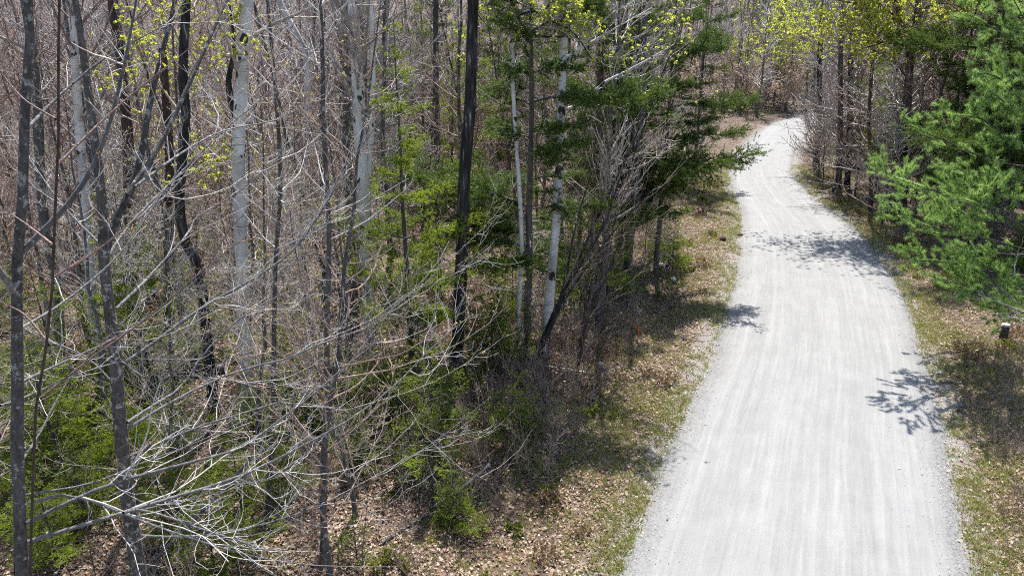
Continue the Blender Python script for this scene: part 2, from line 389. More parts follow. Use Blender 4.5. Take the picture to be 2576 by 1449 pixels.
# ------------------------------------------------------------------ object helpers
def tag(o, label=None, cat=None, group=None, kind=None):
    if label: o['label'] = label
    if cat: o['category'] = cat
    if group: o['group'] = group
    if kind: o['kind'] = kind
    return o
def obj(name, me, parent=None):
    o = bpy.data.objects.new(name, me); C.objects.link(o)
    if parent is not None: o.parent = parent
    return o
def empty(name, loc=(0, 0, 0), rz=0.0, sc=1.0):
    o = bpy.data.objects.new(name, None); C.objects.link(o); o.location = loc; o.rotation_euler = (0, 0, rz)
    o.scale = (sc, sc, sc); o.empty_display_size = .2; return o
def place(proto, name, loc, rz, sc, label, cat, group=None, tilt=0.0):
    """a thing: an Empty at its base with its parts; the meshes are shared between alike things"""
    root = empty(name, loc, rz, sc); root.rotation_euler = (tilt * math.cos(rz * 3), tilt * math.sin(rz * 5), rz)
    tag(root, label, cat, group); made = {}
    for pn, me, sub in proto:
        made[pn] = obj(pn, me, made[sub] if sub else root)
    return root

# ------------------------------------------------------------------ the setting: forest floor, road, side track
def grid_lines(lo, hi, near_lo, near_hi, fine, coarse):
    a = np.arange(near_lo, near_hi + 1e-6, fine); out = [a]
    x = near_hi; s = fine; up = []
    while x < hi: s = min(s * 1.12, coarse); x += s; up.append(x)
    x = near_lo; s = fine; dn = []
    while x > lo: s = min(s * 1.12, coarse); x -= s; dn.append(x)
    return np.concatenate([dn[::-1], a, up])
gx = grid_lines(-220, 260, -9, 20, .33, 8); gy = grid_lines(-30, 330, 5, 40, .33, 8)
GX, GY = np.meshgrid(gx, gy); GZ = gz_arr(GX, GY)
rd, _ = road_dist(GX, GY)
nx, ny = len(gx), len(gy); ii = np.arange(nx * ny).reshape(ny, nx)
gq = np.stack([ii[:-1, :-1], ii[:-1, 1:], ii[1:, 1:], ii[1:, :-1]], -1).reshape(-1, 4)
tag(obj('ground', to_mesh('ground', np.stack([GX, GY, GZ], -1).reshape(-1, 3), [gq], M['ground'], np.clip(1 - rd / 1.5, 0, 1).ravel(), True)),
    'leaf strewn forest floor on both sides of the road', 'ground', kind='structure')
def ribbon(name, line, width, cols, mat, lift, label, jag=.18, edge=.16):
    n = len(line); T = np.gradient(line, axis=0); T = nrm(T); Nn = np.stack([T[:, 1], -T[:, 0]], 1)
    s = np.concatenate([[0], np.cumsum(np.linalg.norm(np.diff(line, axis=0), axis=1))])
    u = np.linspace(-1, 1, cols); w = np.asarray(width)[:, None] / 2 * np.ones((n, cols)) 
    jl = jag * (np.sin(s * 1.7) * .4 + np.sin(s * 4.3 + 1) * .35 + np.sin(s * .63 + 2) * .6); jr = jag * (np.sin(s * 2.1 + 4) * .4 + np.sin(s * 5.1) * .35 + np.sin(s * .71) * .6)
    off = u[None, :] * w + np.where(u < 0, -u, 0)[None, :] ** 6 * jl[:, None] + np.where(u > 0, u, 0)[None, :] ** 6 * jr[:, None]
    XY = line[:, None, :] + off[..., None] * Nn[:, None, :]
    z = lift + .05 * (1 - u[None, :] ** 2) - .085 * np.abs(u[None, :]) ** 10 + .006 * np.sin(off * 5.1 + .3 * np.sin(s * .4)[:, None])
    hz = gz_arr(XY[..., 0], XY[..., 1]) + .07
    V = np.concatenate([XY, (z + np.maximum(hz, 0) * (s > 95)[:, None])[..., None]], -1).reshape(-1, 3)
    i2 = np.arange(n * cols).reshape(n, cols); q = np.stack([i2[:-1, :-1], i2[:-1, 1:], i2[1:, 1:], i2[1:, :-1]], -1).reshape(-1, 4)
    uv = np.stack([off, s[:, None] * np.ones(cols)], -1).reshape(-1, 2)
    e = np.clip((np.abs(u) - (1 - 2 * edge)) / (2 * edge), 0, 1)[None, :] * np.ones((n, 1))
    tag(obj(name, to_mesh(name, V, [q], mat, e.ravel(), True, uv)), label, 'road', kind='structure')
ribbon('road', road_c, road_w, 25, M['road'], .012, 'pale packed gravel road winding away through the woods')

# ------------------------------------------------------------------ tree kinds
def line_tree(paths):  # helper: polylines given as (K,3) arrays -> same K
    return np.stack(paths)
def hardwood(H, r, crown0, limbs, limb_len, ang, twigs, mats, lean=.25, foliage=None, fmat=None, up=.10, seed=0, fine=True, crook=.03, maxd=5200, maxe=6500, th=1.0):
    """bare hardwood: trunk part, crown part of limbs and twigs, foliage part of buds or small young leaves"""
    global rng; keep = rng; rng = np.random.default_rng(seed)
    K = 14; z = np.linspace(0, H, K); w = np.cumsum(rng.standard_normal((K, 2)) * crook * H / 6, axis=0) * .6
    w += np.linspace(0, 1, K)[:, None] ** 1.5 * rng.standard_normal(2) * lean
    w -= w[0]
    P = np.concatenate([w, z[:, None]], 1)[None]; R = (r * (1 - .86 * np.linspace(0, 1, K) ** .9) )[None]; R[0, 0] *= 1.35; P[0, 0, 2] = -.15
    b = Bag(); tubes(b, P, R, 9, lump=.04); trunk = b.mesh('trunk', mats[0])
    A, AR, _ = spawn(P, R, limbs / (H * (1 - crown0)), crown0, .99, ang, 14, abslen=limb_len, taper=.55, K=8, wob=.10, up=up, ratio=.42, rmin=.012 * th, rtip=.25)
    k = (A[:, 0, 2] < .66 * H) | (rng.random(len(A)) < .35); A, AR = A[k], AR[k]
    B_, BR, _ = spawn(A, AR, 3.2 * twigs / th ** .5, .18, 1, 48, 12, .42, .3, .55, K=6, wob=.15, up=up * 1.2, ratio=.6, rmin=.0075 * th, flatz=.55)
    D_, DR, _ = spawn(B_, BR, 5.0 * twigs / th ** .8, .15, 1, 48, 12, .45, .35, .5, K=5, wob=.2, up=up * 1.6, ratio=.75, rmin=.0052 * th, flatz=.7, maxn=maxd)
    b = Bag(); tubes(b, A, AR, 5); tubes(b, B_, BR, 4); tubes(b, D_, DR, 3)
    tips = D_
    if fine:
        E_, ER_, _ = spawn(D_, DR, 3.0 * twigs / th, .2, 1, 45, 12, .55, .3, .4, K=4, wob=.24, up=up * 2, ratio=.85, rmin=.0042 * th, flatz=.8, maxn=maxe)
        tubes(b, E_, ER_, 3); tips = np.concatenate([D_[:, -4:], E_])
    parts = [('trunk', trunk, None), ('crown', b.mesh('crown', mats[1]), None)]
    if foliage:
        n, ln, wd, frac = foliage; b = Bag(); t = tips[rng.random(len(tips)) < frac]
        blades(b, t[:, -1], nrm(t[:, -1] - t[:, -2]), n, ln, wd, 1.0, quad=True)
        parts.append(('foliage', b.mesh('foliage', fmat), 'crown'))
    rng = keep; return parts
def conifer(H, r, R0, whorl, per, mats, gap=.0, low=.05, side_step=.06, nl=.04, nw=.010, nn=2, anchor=.028, droop=-.05, shape=.9, seed=0, dead=0, ragged=.25, sl=.36, fz=.22):
    global rng; keep = rng; rng = np.random.default_rng(seed)
    K = 10; z = np.linspace(-.1, H, K); P = np.zeros((1, K, 3)); P[0, :, 2] = z; P[0, :, :2] = np.cumsum(rng.standard_normal((K, 2)) * .012 * H / 6, 0)
    Rr = (r * (1 - .93 * np.linspace(0, 1, K)))[None]; b = Bag(); tubes(b, P, Rr, 7, lump=.04); trunk = b.mesh('trunk', mats[0])
    zs = np.arange(H * low, H * .97, whorl); zs = np.repeat(zs, per) + rng.uniform(-.3, .3, len(zs) * per) * whorl
    keepm = rng.random(len(zs)) > gap; zs = zs[keepm]; m = len(zs); h = zs / H
    L = R0 * (1 - h) ** shape * np.exp(ragged * rng.standard_normal(m)) + .06; az = rng.uniform(0, 2 * np.pi, m)
    d = np.stack([np.cos(az), np.sin(az), .15 + .55 * h + 0 * az], 1); d = nrm(d); Kb = 7; Q = np.empty((m, Kb, 3)); Q[:, 0] = np.stack([np.interp(zs, z, P[0, :, 0]), np.interp(zs, z, P[0, :, 1]), zs], 1)
    for j in range(1, Kb):
        d = nrm(d + .05 * rng.standard_normal((m, 3)) + np.array([0, 0, droop if j < 4 else -droop * .9])); Q[:, j] = Q[:, j-1] + d * (L / (Kb - 1))[:, None]
    QR = (.004 + .012 * L[:, None] / max(R0, .5)) * np.linspace(1, .3, Kb)[None] * (1 if H < 5 else 1.6)
    S, SR, _ = spawn(Q, QR, 1 / side_step, .16, 1, 52, 8, sl, .2, .35, K=4, wob=.06, up=-.02, ratio=.5, rmin=.003, flatz=fz)
    b = Bag(); tubes(b, Q, QR, 4); wood = b.mesh('crown', mats[0])
    bag = Bag(); tubes(bag, S[:, ::3], SR[:, ::3], 3)
    LS = np.linalg.norm(S[:, -1] - S[:, 0], axis=1)
    S2, S2R, _ = spawn(S[LS > .22], SR[LS > .22], 1 / (side_step * 1.4), .2, 1, 50, 8, .45, .2, .4, K=3, wob=.05, ratio=.6, rmin=.003, flatz=.25)
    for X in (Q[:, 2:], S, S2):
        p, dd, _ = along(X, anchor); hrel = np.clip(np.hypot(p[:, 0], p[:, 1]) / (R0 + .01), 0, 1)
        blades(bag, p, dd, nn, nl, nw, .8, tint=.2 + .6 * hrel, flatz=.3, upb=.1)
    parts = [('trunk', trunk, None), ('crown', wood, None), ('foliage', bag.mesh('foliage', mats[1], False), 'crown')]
    if dead:
        zs = rng.uniform(.6, H * low * 1.5, dead); m = dead; az = rng.uniform(0, 2*np.pi, m); Q = np.empty((m, 5, 3)); Q[:, 0] = np.stack([0*az, 0*az, zs], 1)
        d = np.stack([np.cos(az), np.sin(az), -.05 + 0*az], 1); L = rng.uniform(.4, 1.5, m)
        for j in range(1, 5): d = nrm(d + .1 * rng.standard_normal((m, 3)) + [0, 0, -.06]); Q[:, j] = Q[:, j-1] + d * (L / 4)[:, None]
        QR = .011 * np.linspace(1, .4, 5)[None] * np.ones((m, 1)); b = Bag(); tubes(b, Q, QR, 4)
        S, SR, _ = spawn(Q, QR, 7, .15, 1, 55, 12, .4, .3, .5, K=4, wob=.15, up=-.02, ratio=.55, rmin=.0045, flatz=.5); tubes(b, S, SR, 3)
        S, SR, _ = spawn(S, SR, 9, .15, 1, 50, 12, .45, .3, .5, K=3, wob=.2, ratio=.6, rmin=.0038, flatz=.6); tubes(b, S, SR, 3)
        parts.append(('dead_branch', b.mesh('dead_branch', M['twig2']), None))
    rng = keep; return parts
def sapling(H, n, spread, mats, twig=1.0, seed=0, foliage=None, fmat=None, r=.012, up=.12, bend=.08, rm=1.0):
    global rng; keep = rng; rng = np.random.default_rng(seed); K = 9
    az = rng.uniform(0, 2*np.pi, n); d = nrm(np.stack([np.cos(az) * spread, np.sin(az) * spread, np.ones(n)], 1) * np.array([1, 1, 1.0]))
    Q = np.zeros((n, K, 3)); Q[:, 0, :2] = rng.standard_normal((n, 2)) * .04 * min(n, 4); Q[:, 0, 2] = -.05; L = H * rng.uniform(.55, 1.05, n)
    for j in range(1, K): d = nrm(d + bend * rng.standard_normal((n, 3)) + [0, 0, .05]); Q[:, j] = Q[:, j-1] + d * (L / (K-1))[:, None]
    QR = r * (L / H)[:, None] * np.linspace(1, .3, K)[None]
    sts = []
    if n <= 3:
        for k in range(n): b = Bag(); tubes(b, Q[k:k+1], QR[k:k+1], 5); sts.append(('stem', b.mesh('stem', mats[0]), None))
    S, SR, _ = spawn(Q, QR, 3.4 * twig, .2, 1, 42, 12, abslen=.26 * H ** .8, taper=.5, K=5, wob=.14, up=up, ratio=.6, rmin=.0045 * rm)
    S2, S2R, _ = spawn(S, SR, 5.5 * twig, .2, 1, 45, 12, .45, .3, .4, K=4, wob=.18, up=up, ratio=.7, rmin=.0036 * rm)
    b = Bag(); tubes(b, S, SR, 3); tubes(b, S2, S2R, 3)
    if n > 3: tubes(b, Q, QR, 5)
    parts = sts + [('crown', b.mesh('crown', mats[1]), None)]
    if foliage:
        nb, ln, wd, frac = foliage; t = np.concatenate([S[:, -4:], S2]); t = t[rng.random(len(t)) < frac]; b = Bag()
        blades(b, t[:, -1], nrm(t[:, -1] - t[:, -2]), nb, ln, wd, 1.0, quad=True)
        parts.append(('foliage', b.mesh('foliage', fmat, False), 'crown'))
    rng = keep; return parts

KIND = {}
KIND['leafyf'] = [hardwood(13, .12, .18, 64, 3.0, 58, 1.0, (M['maple'], M['twig2']), .7, (9, .22, .10, 1.0), M['yleaf2'], seed=55, fine=False, crook=.06, maxd=3000, th=2.8),
                  hardwood(10, .09, .14, 60, 2.6, 60, 1.0, (M['maple'], M['twig2']), .7, (9, .21, .095, 1.0), M['yleaf2'], seed=56, fine=False, crook=.06, maxd=3000, th=2.8)]
def tall_set(th, k):
    return [hardwood(13.5, .12, .16, 54, 2.7, 55, 1.0, (M['maple'], M['browntwig']), seed=21 + k, crook=.06, lean=.5, th=th),
            hardwood(14.5, .14, .22, 50, 2.9, 52, 1.0, (M['beech'], M['twig2']), seed=22 + k, crook=.05, lean=.5, th=th),
            hardwood(12.5, .09, .14, 54, 2.3, 58, 1.0, (M['maple'], M['redtwig']), seed=23 + k, crook=.07, lean=.7, th=th)]
def under_set(th, k, tw=('twig2', 'twig', 'browntwig')):
    return [hardwood(8.0, .058, .10, 52, 2.4, 62, 1.1, (M['beech'], M[tw[0]]), .8, (2, .04, .010, .45), M['bud'], up=.09, seed=31 + k, crook=.07, maxd=8000, maxe=9000, th=th),
            hardwood(6.5, .045, .10, 50, 2.2, 64, 1.1, (M['beech'], M[tw[1]]), 1.0, (2, .04, .010, .45), M['bud'], up=.08, seed=32 + k, crook=.08, maxd=8000, maxe=9000, th=th),
            hardwood(9.5, .068, .14, 52, 2.3, 58, 1.1, (M['maple'], M[tw[2]]), .8, (2, .045, .012, .4), M['bud'], up=.10, seed=33 + k, crook=.07, maxd=8000, maxe=9000, th=th)]
KIND['tall'] = tall_set(1.35, 0); KIND['tallf'] = tall_set(2.8, 100); KIND['under'] = under_set(.8, 0); KIND['underm'] = under_set(1.6, 50, ('twig', 'browntwig', 'redtwig')); KIND['underf'] = under_set(2.8, 100, ('twig2', 'browntwig', 'redtwig'))
KIND['tallb'] = [hardwood(13.5, .12, .14, 56, 2.7, 55, 1.0, (M['maple'], M['twig']), seed=221, crook=.06, lean=.5, th=2.8), hardwood(12.5, .09, .12, 56, 2.4, 58, 1.0, (M['beech'], M['twig2']), seed=223, crook=.07, lean=.7, th=2.8)]  # lighter twig colours stand in for haze beyond the bend
KIND['underb'] = under_set(2.8, 300, ('twig', 'twig2', 'twig'))  # same lightened twigs: distant haze put into the bark colour
KIND['birch'] = [hardwood(14, .14, .36, 34, 2.7, 48, 1.0, (M['birch'], M['redtwig']), .9, seed=41, crook=.05, th=1.8),
                 hardwood(13, .10, .34, 34, 2.4, 48, 1.0, (M['birch'], M['browntwig']), 1.2, seed=42, crook=.06, th=1.8)]
KIND['leafy'] = [hardwood(12, .11, .22, 60, 3.0, 60, 1.0, (M['black'], M['browntwig']), .7, (5, .11, .05, .75), M['yleaf'], seed=51, fine=False, crook=.06, maxd=5200, th=1.6),
                 hardwood(9, .08, .16, 60, 2.5, 60, 1.0, (M['maple'], M['twig2']), .7, (4, .10, .045, .65), M['yleaf'], seed=52, fine=False, crook=.06, maxd=5200, th=1.6)]
KIND['spruce'] = [conifer(13.5, .14, 2.1, .80, 5, (M['spruce'], M['spruce_n']), .12, .22, .040, .075, .013, 7, .040, -.10, .35, 61, 70, .28, .26, .16),
                  conifer(11.5, .11, 1.9, .62, 5, (M['spruce'], M['fir']), .12, .16, .040, .070, .013, 6, .040, -.08, .55, 62, 40, .28, .26, .16),
                  conifer(12.5, .12, 2.2, .95, 5, (M['redbark'], M['spruce_n']), .18, .26, .040, .075, .013, 7, .040, -.11, .35, 63, 90, .32, .26, .16)]
KIND['fir'] = [conifer(2.6, .03, .95, .20, 6, (M['spruce'], M['fir']), .08, .05, .05, .045, .013, 3, .026, -.04, .85, 71),
               conifer(1.6, .02, .62, .15, 5, (M['spruce'], M['fir']), .1, .05, .05, .04, .010, 2, .026, -.03, .85, 72),
               conifer(4.2, .05, 1.3, .27, 5, (M['spruce'], M['fir']), .15, .08, .06, .052, .014, 3, .032, -.06, .8, 73)]
KIND['sapling'] = [sapling(4.2, 1, .12, (M['redbark'], M['browntwig']), .9, 81, (2, .035, .009, .25), M['bud'], .018),
                   sapling(3.0, 2, .25, (M['maple'], M['twig2']), .9, 82, (2, .035, .009, .25), M['bud'], .014),
                   sapling(5.2, 1, .10, (M['black'], M['redtwig']), .8, 83, None, None, .022),
                   sapling(3.4, 3, .3, (M['browntwig'], M['browntwig']), .9, 84, None, None, .014)]
KIND['saplingf'] = [sapling(5.0, 2, .15, (M['redbark'], M['browntwig']), 1.4, 181, None, None, .035, rm=2.6), sapling(4.0, 3, .25, (M['maple'], M['twig2']), 1.4, 182, None, None, .03, rm=2.6), sapling(6.5, 1, .1, (M['black'], M['redtwig']), 1.4, 183, None, None, .045, rm=2.6)]
KIND['brush'] = [sapling(.95, 14, .75, (M['browntwig'], M['browntwig']), 3.0, 91, None, None, .006),
                 sapling(.7, 16, .9, (M['redtwig'], M['redtwig']), 3.6, 92, (2, .04, .014, .15), M['herb'], .005),
                 sapling(1.3, 9, .5, (M['redtwig'], M['browntwig']), 2.4, 93, (1, .04, .012, .2), M['bud'], .007)]
KIND['herb'] = [sapling(.35, 10, 1.0, (M['browntwig'], M['browntwig']), 6, 95, (3, .06, .026, .8), M['herb'], .004),
                sapling(.45, 9, .9, (M['redtwig'], M['redtwig']), 6, 96, (3, .055, .018, .7), M['drybrush'], .004)]
KIND['tanbeech'] = [sapling(3.6, 3, .45, (M['beech'], M['twig2']), 2.0, 97, (3, .10, .04, .8), M['tanleaf'], .022)]

# ------------------------------------------------------------------ the trees one can tell apart, each with its own trunk line and limbs
def at_Y(x, y, Y):
    d = ray(x, y); t = Y / d[1]; return np.array([0, 0, CAM_H]) + d * t
def px_line(path, Y0, Y1, n):
    Ys = np.linspace(Y0, Y1, len(path)); return smooth_line([at_Y(x, y, Yv) for (x, y), Yv in zip(path, Ys)], n)
def hero(name, label, path, r0, r1, mat, limbs=(), twig=None, base=None, Y=None, extend=12.0, group=None, cat='tree', auto=None,
         foliage=None, fmat=None, boughs=None, twig_mat=None, stems=(), dens=(3.2, 4.6, 3.0), bl=.24, thick=None, tw_up=.15, limb_mat=None):
    if Y is None: b = ground_pt(*base); Y = b[1]
    pts = [at_Y(x, y, Y) for x, y in path]
    if base is not None: b = ground_pt(*base); b = np.array([b[0], Y, gz(b[0], Y) - .12]); pts = [b] + pts
    else:
        dirn = (pts[0] - pts[1]) / abs(pts[0][2] - pts[1][2]); g = gz(pts[0][0], Y) - .12
        low = pts[0] + dirn * (pts[0][2] - g) * .7; low[2] = g; low[1] = Y; pts = [low] + pts
    if extend and pts[-1][2] < extend:
        d = nrm((pts[-1] - pts[-2])[None])[0]; d = nrm((d * .5 + np.array([0, 0, .6]))[None])[0]; pts.append(pts[-1] + d * (extend - pts[-1][2]) / d[2])
    org = pts[0].copy(); org[2] += .12
    root = empty(name, org); tag(root, label, cat, group)
    n = 22; P = smooth_line(pts, n)[None] - org; s = np.linspace(0, 1, n)
    R = (r0 + (r1 - r0) * s)[None]; R[0, 0] *= 1.35; R[0, 1] *= 1.08
    R = R * (1 + .03 * rng.standard_normal(R.shape))
    b = Bag(); tubes(b, P, R, 12, lump=.035); tr = obj('trunk', b.mesh('trunk', mat), root)
    for sp_, a, c, dY in stems:
        S = px_line(sp_, Y, Y + dY, 14)[None] - org; b = Bag(); tubes(b, S, np.linspace(a, c, 14)[None], 8, lump=.03); obj('stem', b.mesh('stem', mat), root)
    th = thick or max(1.0, Y / 17.0)
    LP, LR = [], []
    for lp, dY, a in limbs:
        L = px_line(lp, Y, Y + dY, 14)[None] - org; rr = np.linspace(a, a * .22, 14)[None]; LP.append(L); LR.append(rr)
        b = Bag(); tubes(b, L, rr, 7, lump=.03); obj('limb', b.mesh('limb', limb_mat or twig_mat or mat), root)
    if LP: LP, LR = np.concatenate(LP), np.concatenate(LR)
    else: LP, LR = np.zeros((0, 14, 3)), np.zeros((0, 14))
    if auto:
        k0, k1, num, ln, ang = auto; H = np.linalg.norm(P[0, -1] - P[0, 0])
        A, AR, _ = spawn(P, R, num / (H * (k1 - k0)), k0, k1, ang, 14, abslen=ln, taper=.35, K=14, wob=.07, up=.05, ratio=.35, rmin=.012, rtip=.25)
        LP = np.concatenate([LP, A]); LR = np.concatenate([LR, AR])
    if len(LP):
        B_, BR, _ = spawn(LP, LR, dens[0], .12, 1, 46, 14, bl, .4, .45, K=8, wob=.16, up=tw_up * .6, ratio=.6, rmin=.0048 * th, flatz=.75)
        D_, DR, _ = spawn(B_, BR, dens[1], .12, 1, 50, 14, .45, .4, .5, K=6, wob=.26, up=tw_up, ratio=.7, rmin=.0034 * th, flatz=.85, maxn=9000)
        E_, ER_, _ = spawn(D_, DR, dens[2], .2, 1, 48, 14, .5, .35, .4, K=4, wob=.24, up=tw_up * 1.6, ratio=.8, rmin=.0027 * th, flatz=.9, maxn=11000)
        b = Bag()
        if auto: tubes(b, A, AR, 6)
        tubes(b, B_, BR, 4); tubes(b, D_, DR, 3); tubes(b, E_, ER_, 3); cr = obj('crown', b.mesh('crown', twig_mat or mat), root)
        if foliage:
            nb, ln, wd, fr = foliage; t = np.concatenate([D_[:, -4:], E_]); t = t[rng.random(len(t)) < fr]; b = Bag()
            blades(b, t[:, -1], nrm(t[:, -1] - t[:, -2]), nb, ln, wd, 1.0, quad=True); obj('foliage', b.mesh('foliage', fmat, False), cr)
    return root

M['twig_near'] = bark('grey_beech_twig_bark', (.32,.288,.265), (.60,.565,.53), scale=5, rough=.5, spec=.5)
TW = M['twig_near']
T1L = [([(70,1362),(310,1289),(470,1240),(601,1199),(734,1135),(891,1048),(998,965),(1100,860),(1190,790)], 3.0, 0.0224),
       ([(67,1315),(247,1229),(430,1175),(601,1128),(668,1082),(781,998),(840,945),(960,850)], 2.2, 0.0211),
       ([(60,1269),(133,1245),(220,1255),(300,1289),(467,1349),(644,1400),(801,1422),(1000,1425)], 1.6, 0.0172),
       ([(310,1289),(360,1282),(500,1328),(644,1375),(760,1422),(840,1446)], 1.2, 0.0132),
       ([(40,1248),(230,1215),(350,1167),(500,1110),(644,1040),(740,960)], 2.6, 0.0119),
       ([(40,1180),(100,1090),(170,960),(290,830),(420,700),(560,560)], 2.2, 0.0119),
       ([(43,646),(120,570),(196,483),(253,376),(300,220),(343,0),(350,-60)], .6, 0.0277),
       ([(40,735),(0,682),(-80,560)], -.3, 0.0330),
       ([(45,965),(150,915),(290,850),(430,760),(560,640)], 2.4, 0.0132),
       ([(45,830),(160,760),(300,640),(420,470),(520,330)], 2.0, 0.0132),
       ([(60,333),(140,250),(260,150),(420,60),(520,0)], 1.4, 0.0132),
       ([(0,1020),(60,1000),(200,940),(330,905),(470,905)], 1.5, 0.0119)]
hero('beech_tree', 'grey beech with long pale limbs sweeping right from the bottom left corner', [(57,1449),(50,1282),(43,1132),(45,965),(42,802),(38,735),(47,616),(57,483),(60,333),(70,166),(77,0)],
     .085, .012, M['beech'], T1L, Y=5.6, twig_mat=TW, limb_mat=M['limb'], foliage=(2, .032, .006, .35), fmat=M['rbud'], dens=(2.7, 4.0, 3.4), thick=.85)
hero('beech_sapling', 'dark reddish beech stem with orange buds crossing the front of the grey beech', [(88,1060),(118,860),(132,720),(139,600),(137,480),(148,330),(144,200),(155,0)], .015, .007, M['redbark'],
     [([(105,1000),(230,900),(370,800),(560,640),(700,540)], 1.0, .010), ([(138,620),(60,560),(0,520)], .3, .010), ([(140,420),(230,330),(330,240),(480,120)], .8, .010), ([(120,860),(60,790),(0,760)], .2, .010),
      ([(140,300),(60,250),(0,180)], .2, .009), ([(130,700),(230,640),(330,560),(420,470)], .5, .009)], Y=4.9, twig_mat=M['redtwig'], extend=10.5, foliage=(2, .035, .006, .7), fmat=M['rbud'], dens=(2.4, 4, 3))
T2L = [([(310,915),(400,852),(510,772),(601,722),(688,669),(751,616),(834,489),(900,380),(1000,250)], 3.2, 0.0231),
       ([(293,776),(360,712),(393,676),(473,589),(493,549),(600,483),(720,380)], 2.4, 0.0198),
       ([(320,1062),(387,1018),(457,972),(519,882),(616,792),(700,745),(800,700)], 2.6, 0.0198),
       ([(318,1080),(450,1000),(601,932),(724,902),(807,862),(921,825),(1034,736),(1100,662),(1130,606)], 3.6, 0.0185),
       ([(320,1150),(480,1080),(640,1030),(827,965),(927,852),(1014,749),(1167,679),(1220,639)], 4.2, 0.0172),
       ([(330,1345),(470,1350),(601,1332),(728,1299),(835,1255),(921,1209),(1001,1165),(1088,1115),(1235,998)], 4.0, 0.0185),
       ([(325,1290),(470,1255),(601,1225),(728,1192),(800,1165)], 2.0, 0.0106),
       ([(262,660),(330,560),(440,450),(560,330),(680,230),(800,120)], 3.0, 0.0172),
       ([(340,470),(450,390),(560,330),(700,300),(830,230)], 2.4, 0.0158),
       ([(258,620),(160,520),(60,380),(0,300)], 1.0, 0.0145),
       ([(300,980),(220,900),(120,860),(20,850)], 1.0, 0.0106)]
hero('lichen_patched_tree', 'mottled grey trunk with white lichen patches forking low, second trunk from the bottom left', [(350,1449),(334,1342),(317,1232),(310,1152),(300,1042),(293,932),(280,816),(266,716),(260,632),(256,483),(240,366),(223,233),(206,100),(190,0)],
     .118, .008, M['maple'], T2L, Y=7.4, twig_mat=TW, limb_mat=M['limb'], foliage=(2, .035, .008, .35), fmat=M['bud'],
     stems=[([(262,650),(286,566),(326,483),(353,400),(376,266),(400,166),(433,33),(450,-40)], .045, .018, 1.2), ([(320,490),(396,376),(466,233),(526,100),(570,0)], .03, .015, 1.6)], dens=(2.3, 3.8, 3.4), thick=.85)
hero('paper_birch', 'leaning white paper birch trunk just behind the lichen patched tree', [(258,900),(235,770),(222,600),(212,480),(195,250),(180,0)], .14, .06, M['birch'], base=(268,985), auto=(.5, .98, 16, 2.6, 50), twig_mat=M['browntwig'])
hero('paper_birch', 'large white birch with black scars and a hollow, in the middle of the left woods', [(622,940),(612,800),(608,700),(604,500),(600,400),(603,300),(612,150),(622,0)], .165, .12, M['birch'], base=(628,1015), auto=(.55, .98, 16, 3.0, 50), twig_mat=M['twig2'],
     limbs=[([(600,330),(575,210),(590,120),(575,0)], .4, .09)], limb_mat=M['black'])
hero('paper_birch', 'stout pale birch with peeling bark between the hollow birch and the black trunk', [(930,800),(918,640),(915,500),(906,350),(898,180),(888,0)], .19, .12, M['birch'], base=(936,905), auto=(.5, .98, 16, 3.0, 50), twig_mat=M['twig2'],
     stems=[([(915,560),(935,330),(938,100),(930,0)], .08, .06, .3)])
hero('dark_tree', 'dark slim trunk hugging the stout pale birch', [(888,700),(878,520),(872,300),(874,0)], .13, .10, M['maple'], base=(894,850), auto=(.5, .98, 12, 2.4, 50), twig_mat=M['twig2'])
hero('black_tree', 'tall straight black trunk with pale streaks in the middle of the picture', [(1150,880),(1156,760),(1163,600),(1168,450),(1180,300),(1186,150),(1190,0)], .175, .12, M['black'], base=(1146,945), twig_mat=M['twig2'],
     limbs=[([(1195,-90),(1240,-60),(1285,0),(1302,45),(1345,90),(1400,92),(1450,95)], .6, .06), ([(1300,40),(1350,30),(1400,60),(1440,80),(1490,150),(1515,190)], .3, .03), ([(1330,85),(1390,50),(1450,40),(1470,60)], .2, .025), ([(1190,20),(1230,70),(1260,80)], .1, .015)],
     limb_mat=M['black'], foliage=(8, .062, .026, .9), fmat=M['yleaf'], dens=(9, 8, 4), bl=.36)
hero('paper_birch', 'clean white birch trunk beside the dark spruce right of the black trunk', [(1378,790),(1388,680),(1400,550),(1407,420),(1412,300),(1416,160),(1420,0)], .145, .07, M['birch'], base=(1358,890), auto=(.75, .98, 8, 2.4, 50), twig_mat=M['twig2'],
     limbs=[([(1418,278),(1479,253),(1512,213),(1575,180),(1625,153),(1700,110)], .6, .045), ([(1418,180),(1459,120),(1535,37),(1589,7),(1620,-20)], .6, .035), ([(1416,150),(1490,105),(1592,47),(1640,20)], .8, .035), ([(1416,330),(1330,260),(1300,150)], .3, .012)], limb_mat=M['birch'])
hero('thin_birch', 'thin pale birch pole left of the dark spruce', [(1305,800),(1312,640),(1308,500),(1298,350),(1290,200)], .075, .04, M['birch'], base=(1312,900), auto=(.6, .98, 10, 1.6, 50), twig_mat=M['twig2'], extend=9)
hero('leaning_birch_pole', 'fallen white birch pole leaning up to the right across the woods', [(1500,382),(1512,376),(1569,336),(1615,306),(1669,256),(1725,216)], .09, .05, M['birch'], base=None, Y=27.0, extend=0, auto=(.3, .98, 6, 1.2, 40), twig_mat=M['twig2']) if False else None
hero('snapped_birch', 'white birch stem leaning in from the top left', [(765,420),(772,250),(774,150),(748,90),(715,30),(690,-30)], .12, .09, M['birch'], base=(760,760), extend=0, auto=(.6, .95, 6, 1.2, 45), twig_mat=M['twig2'])
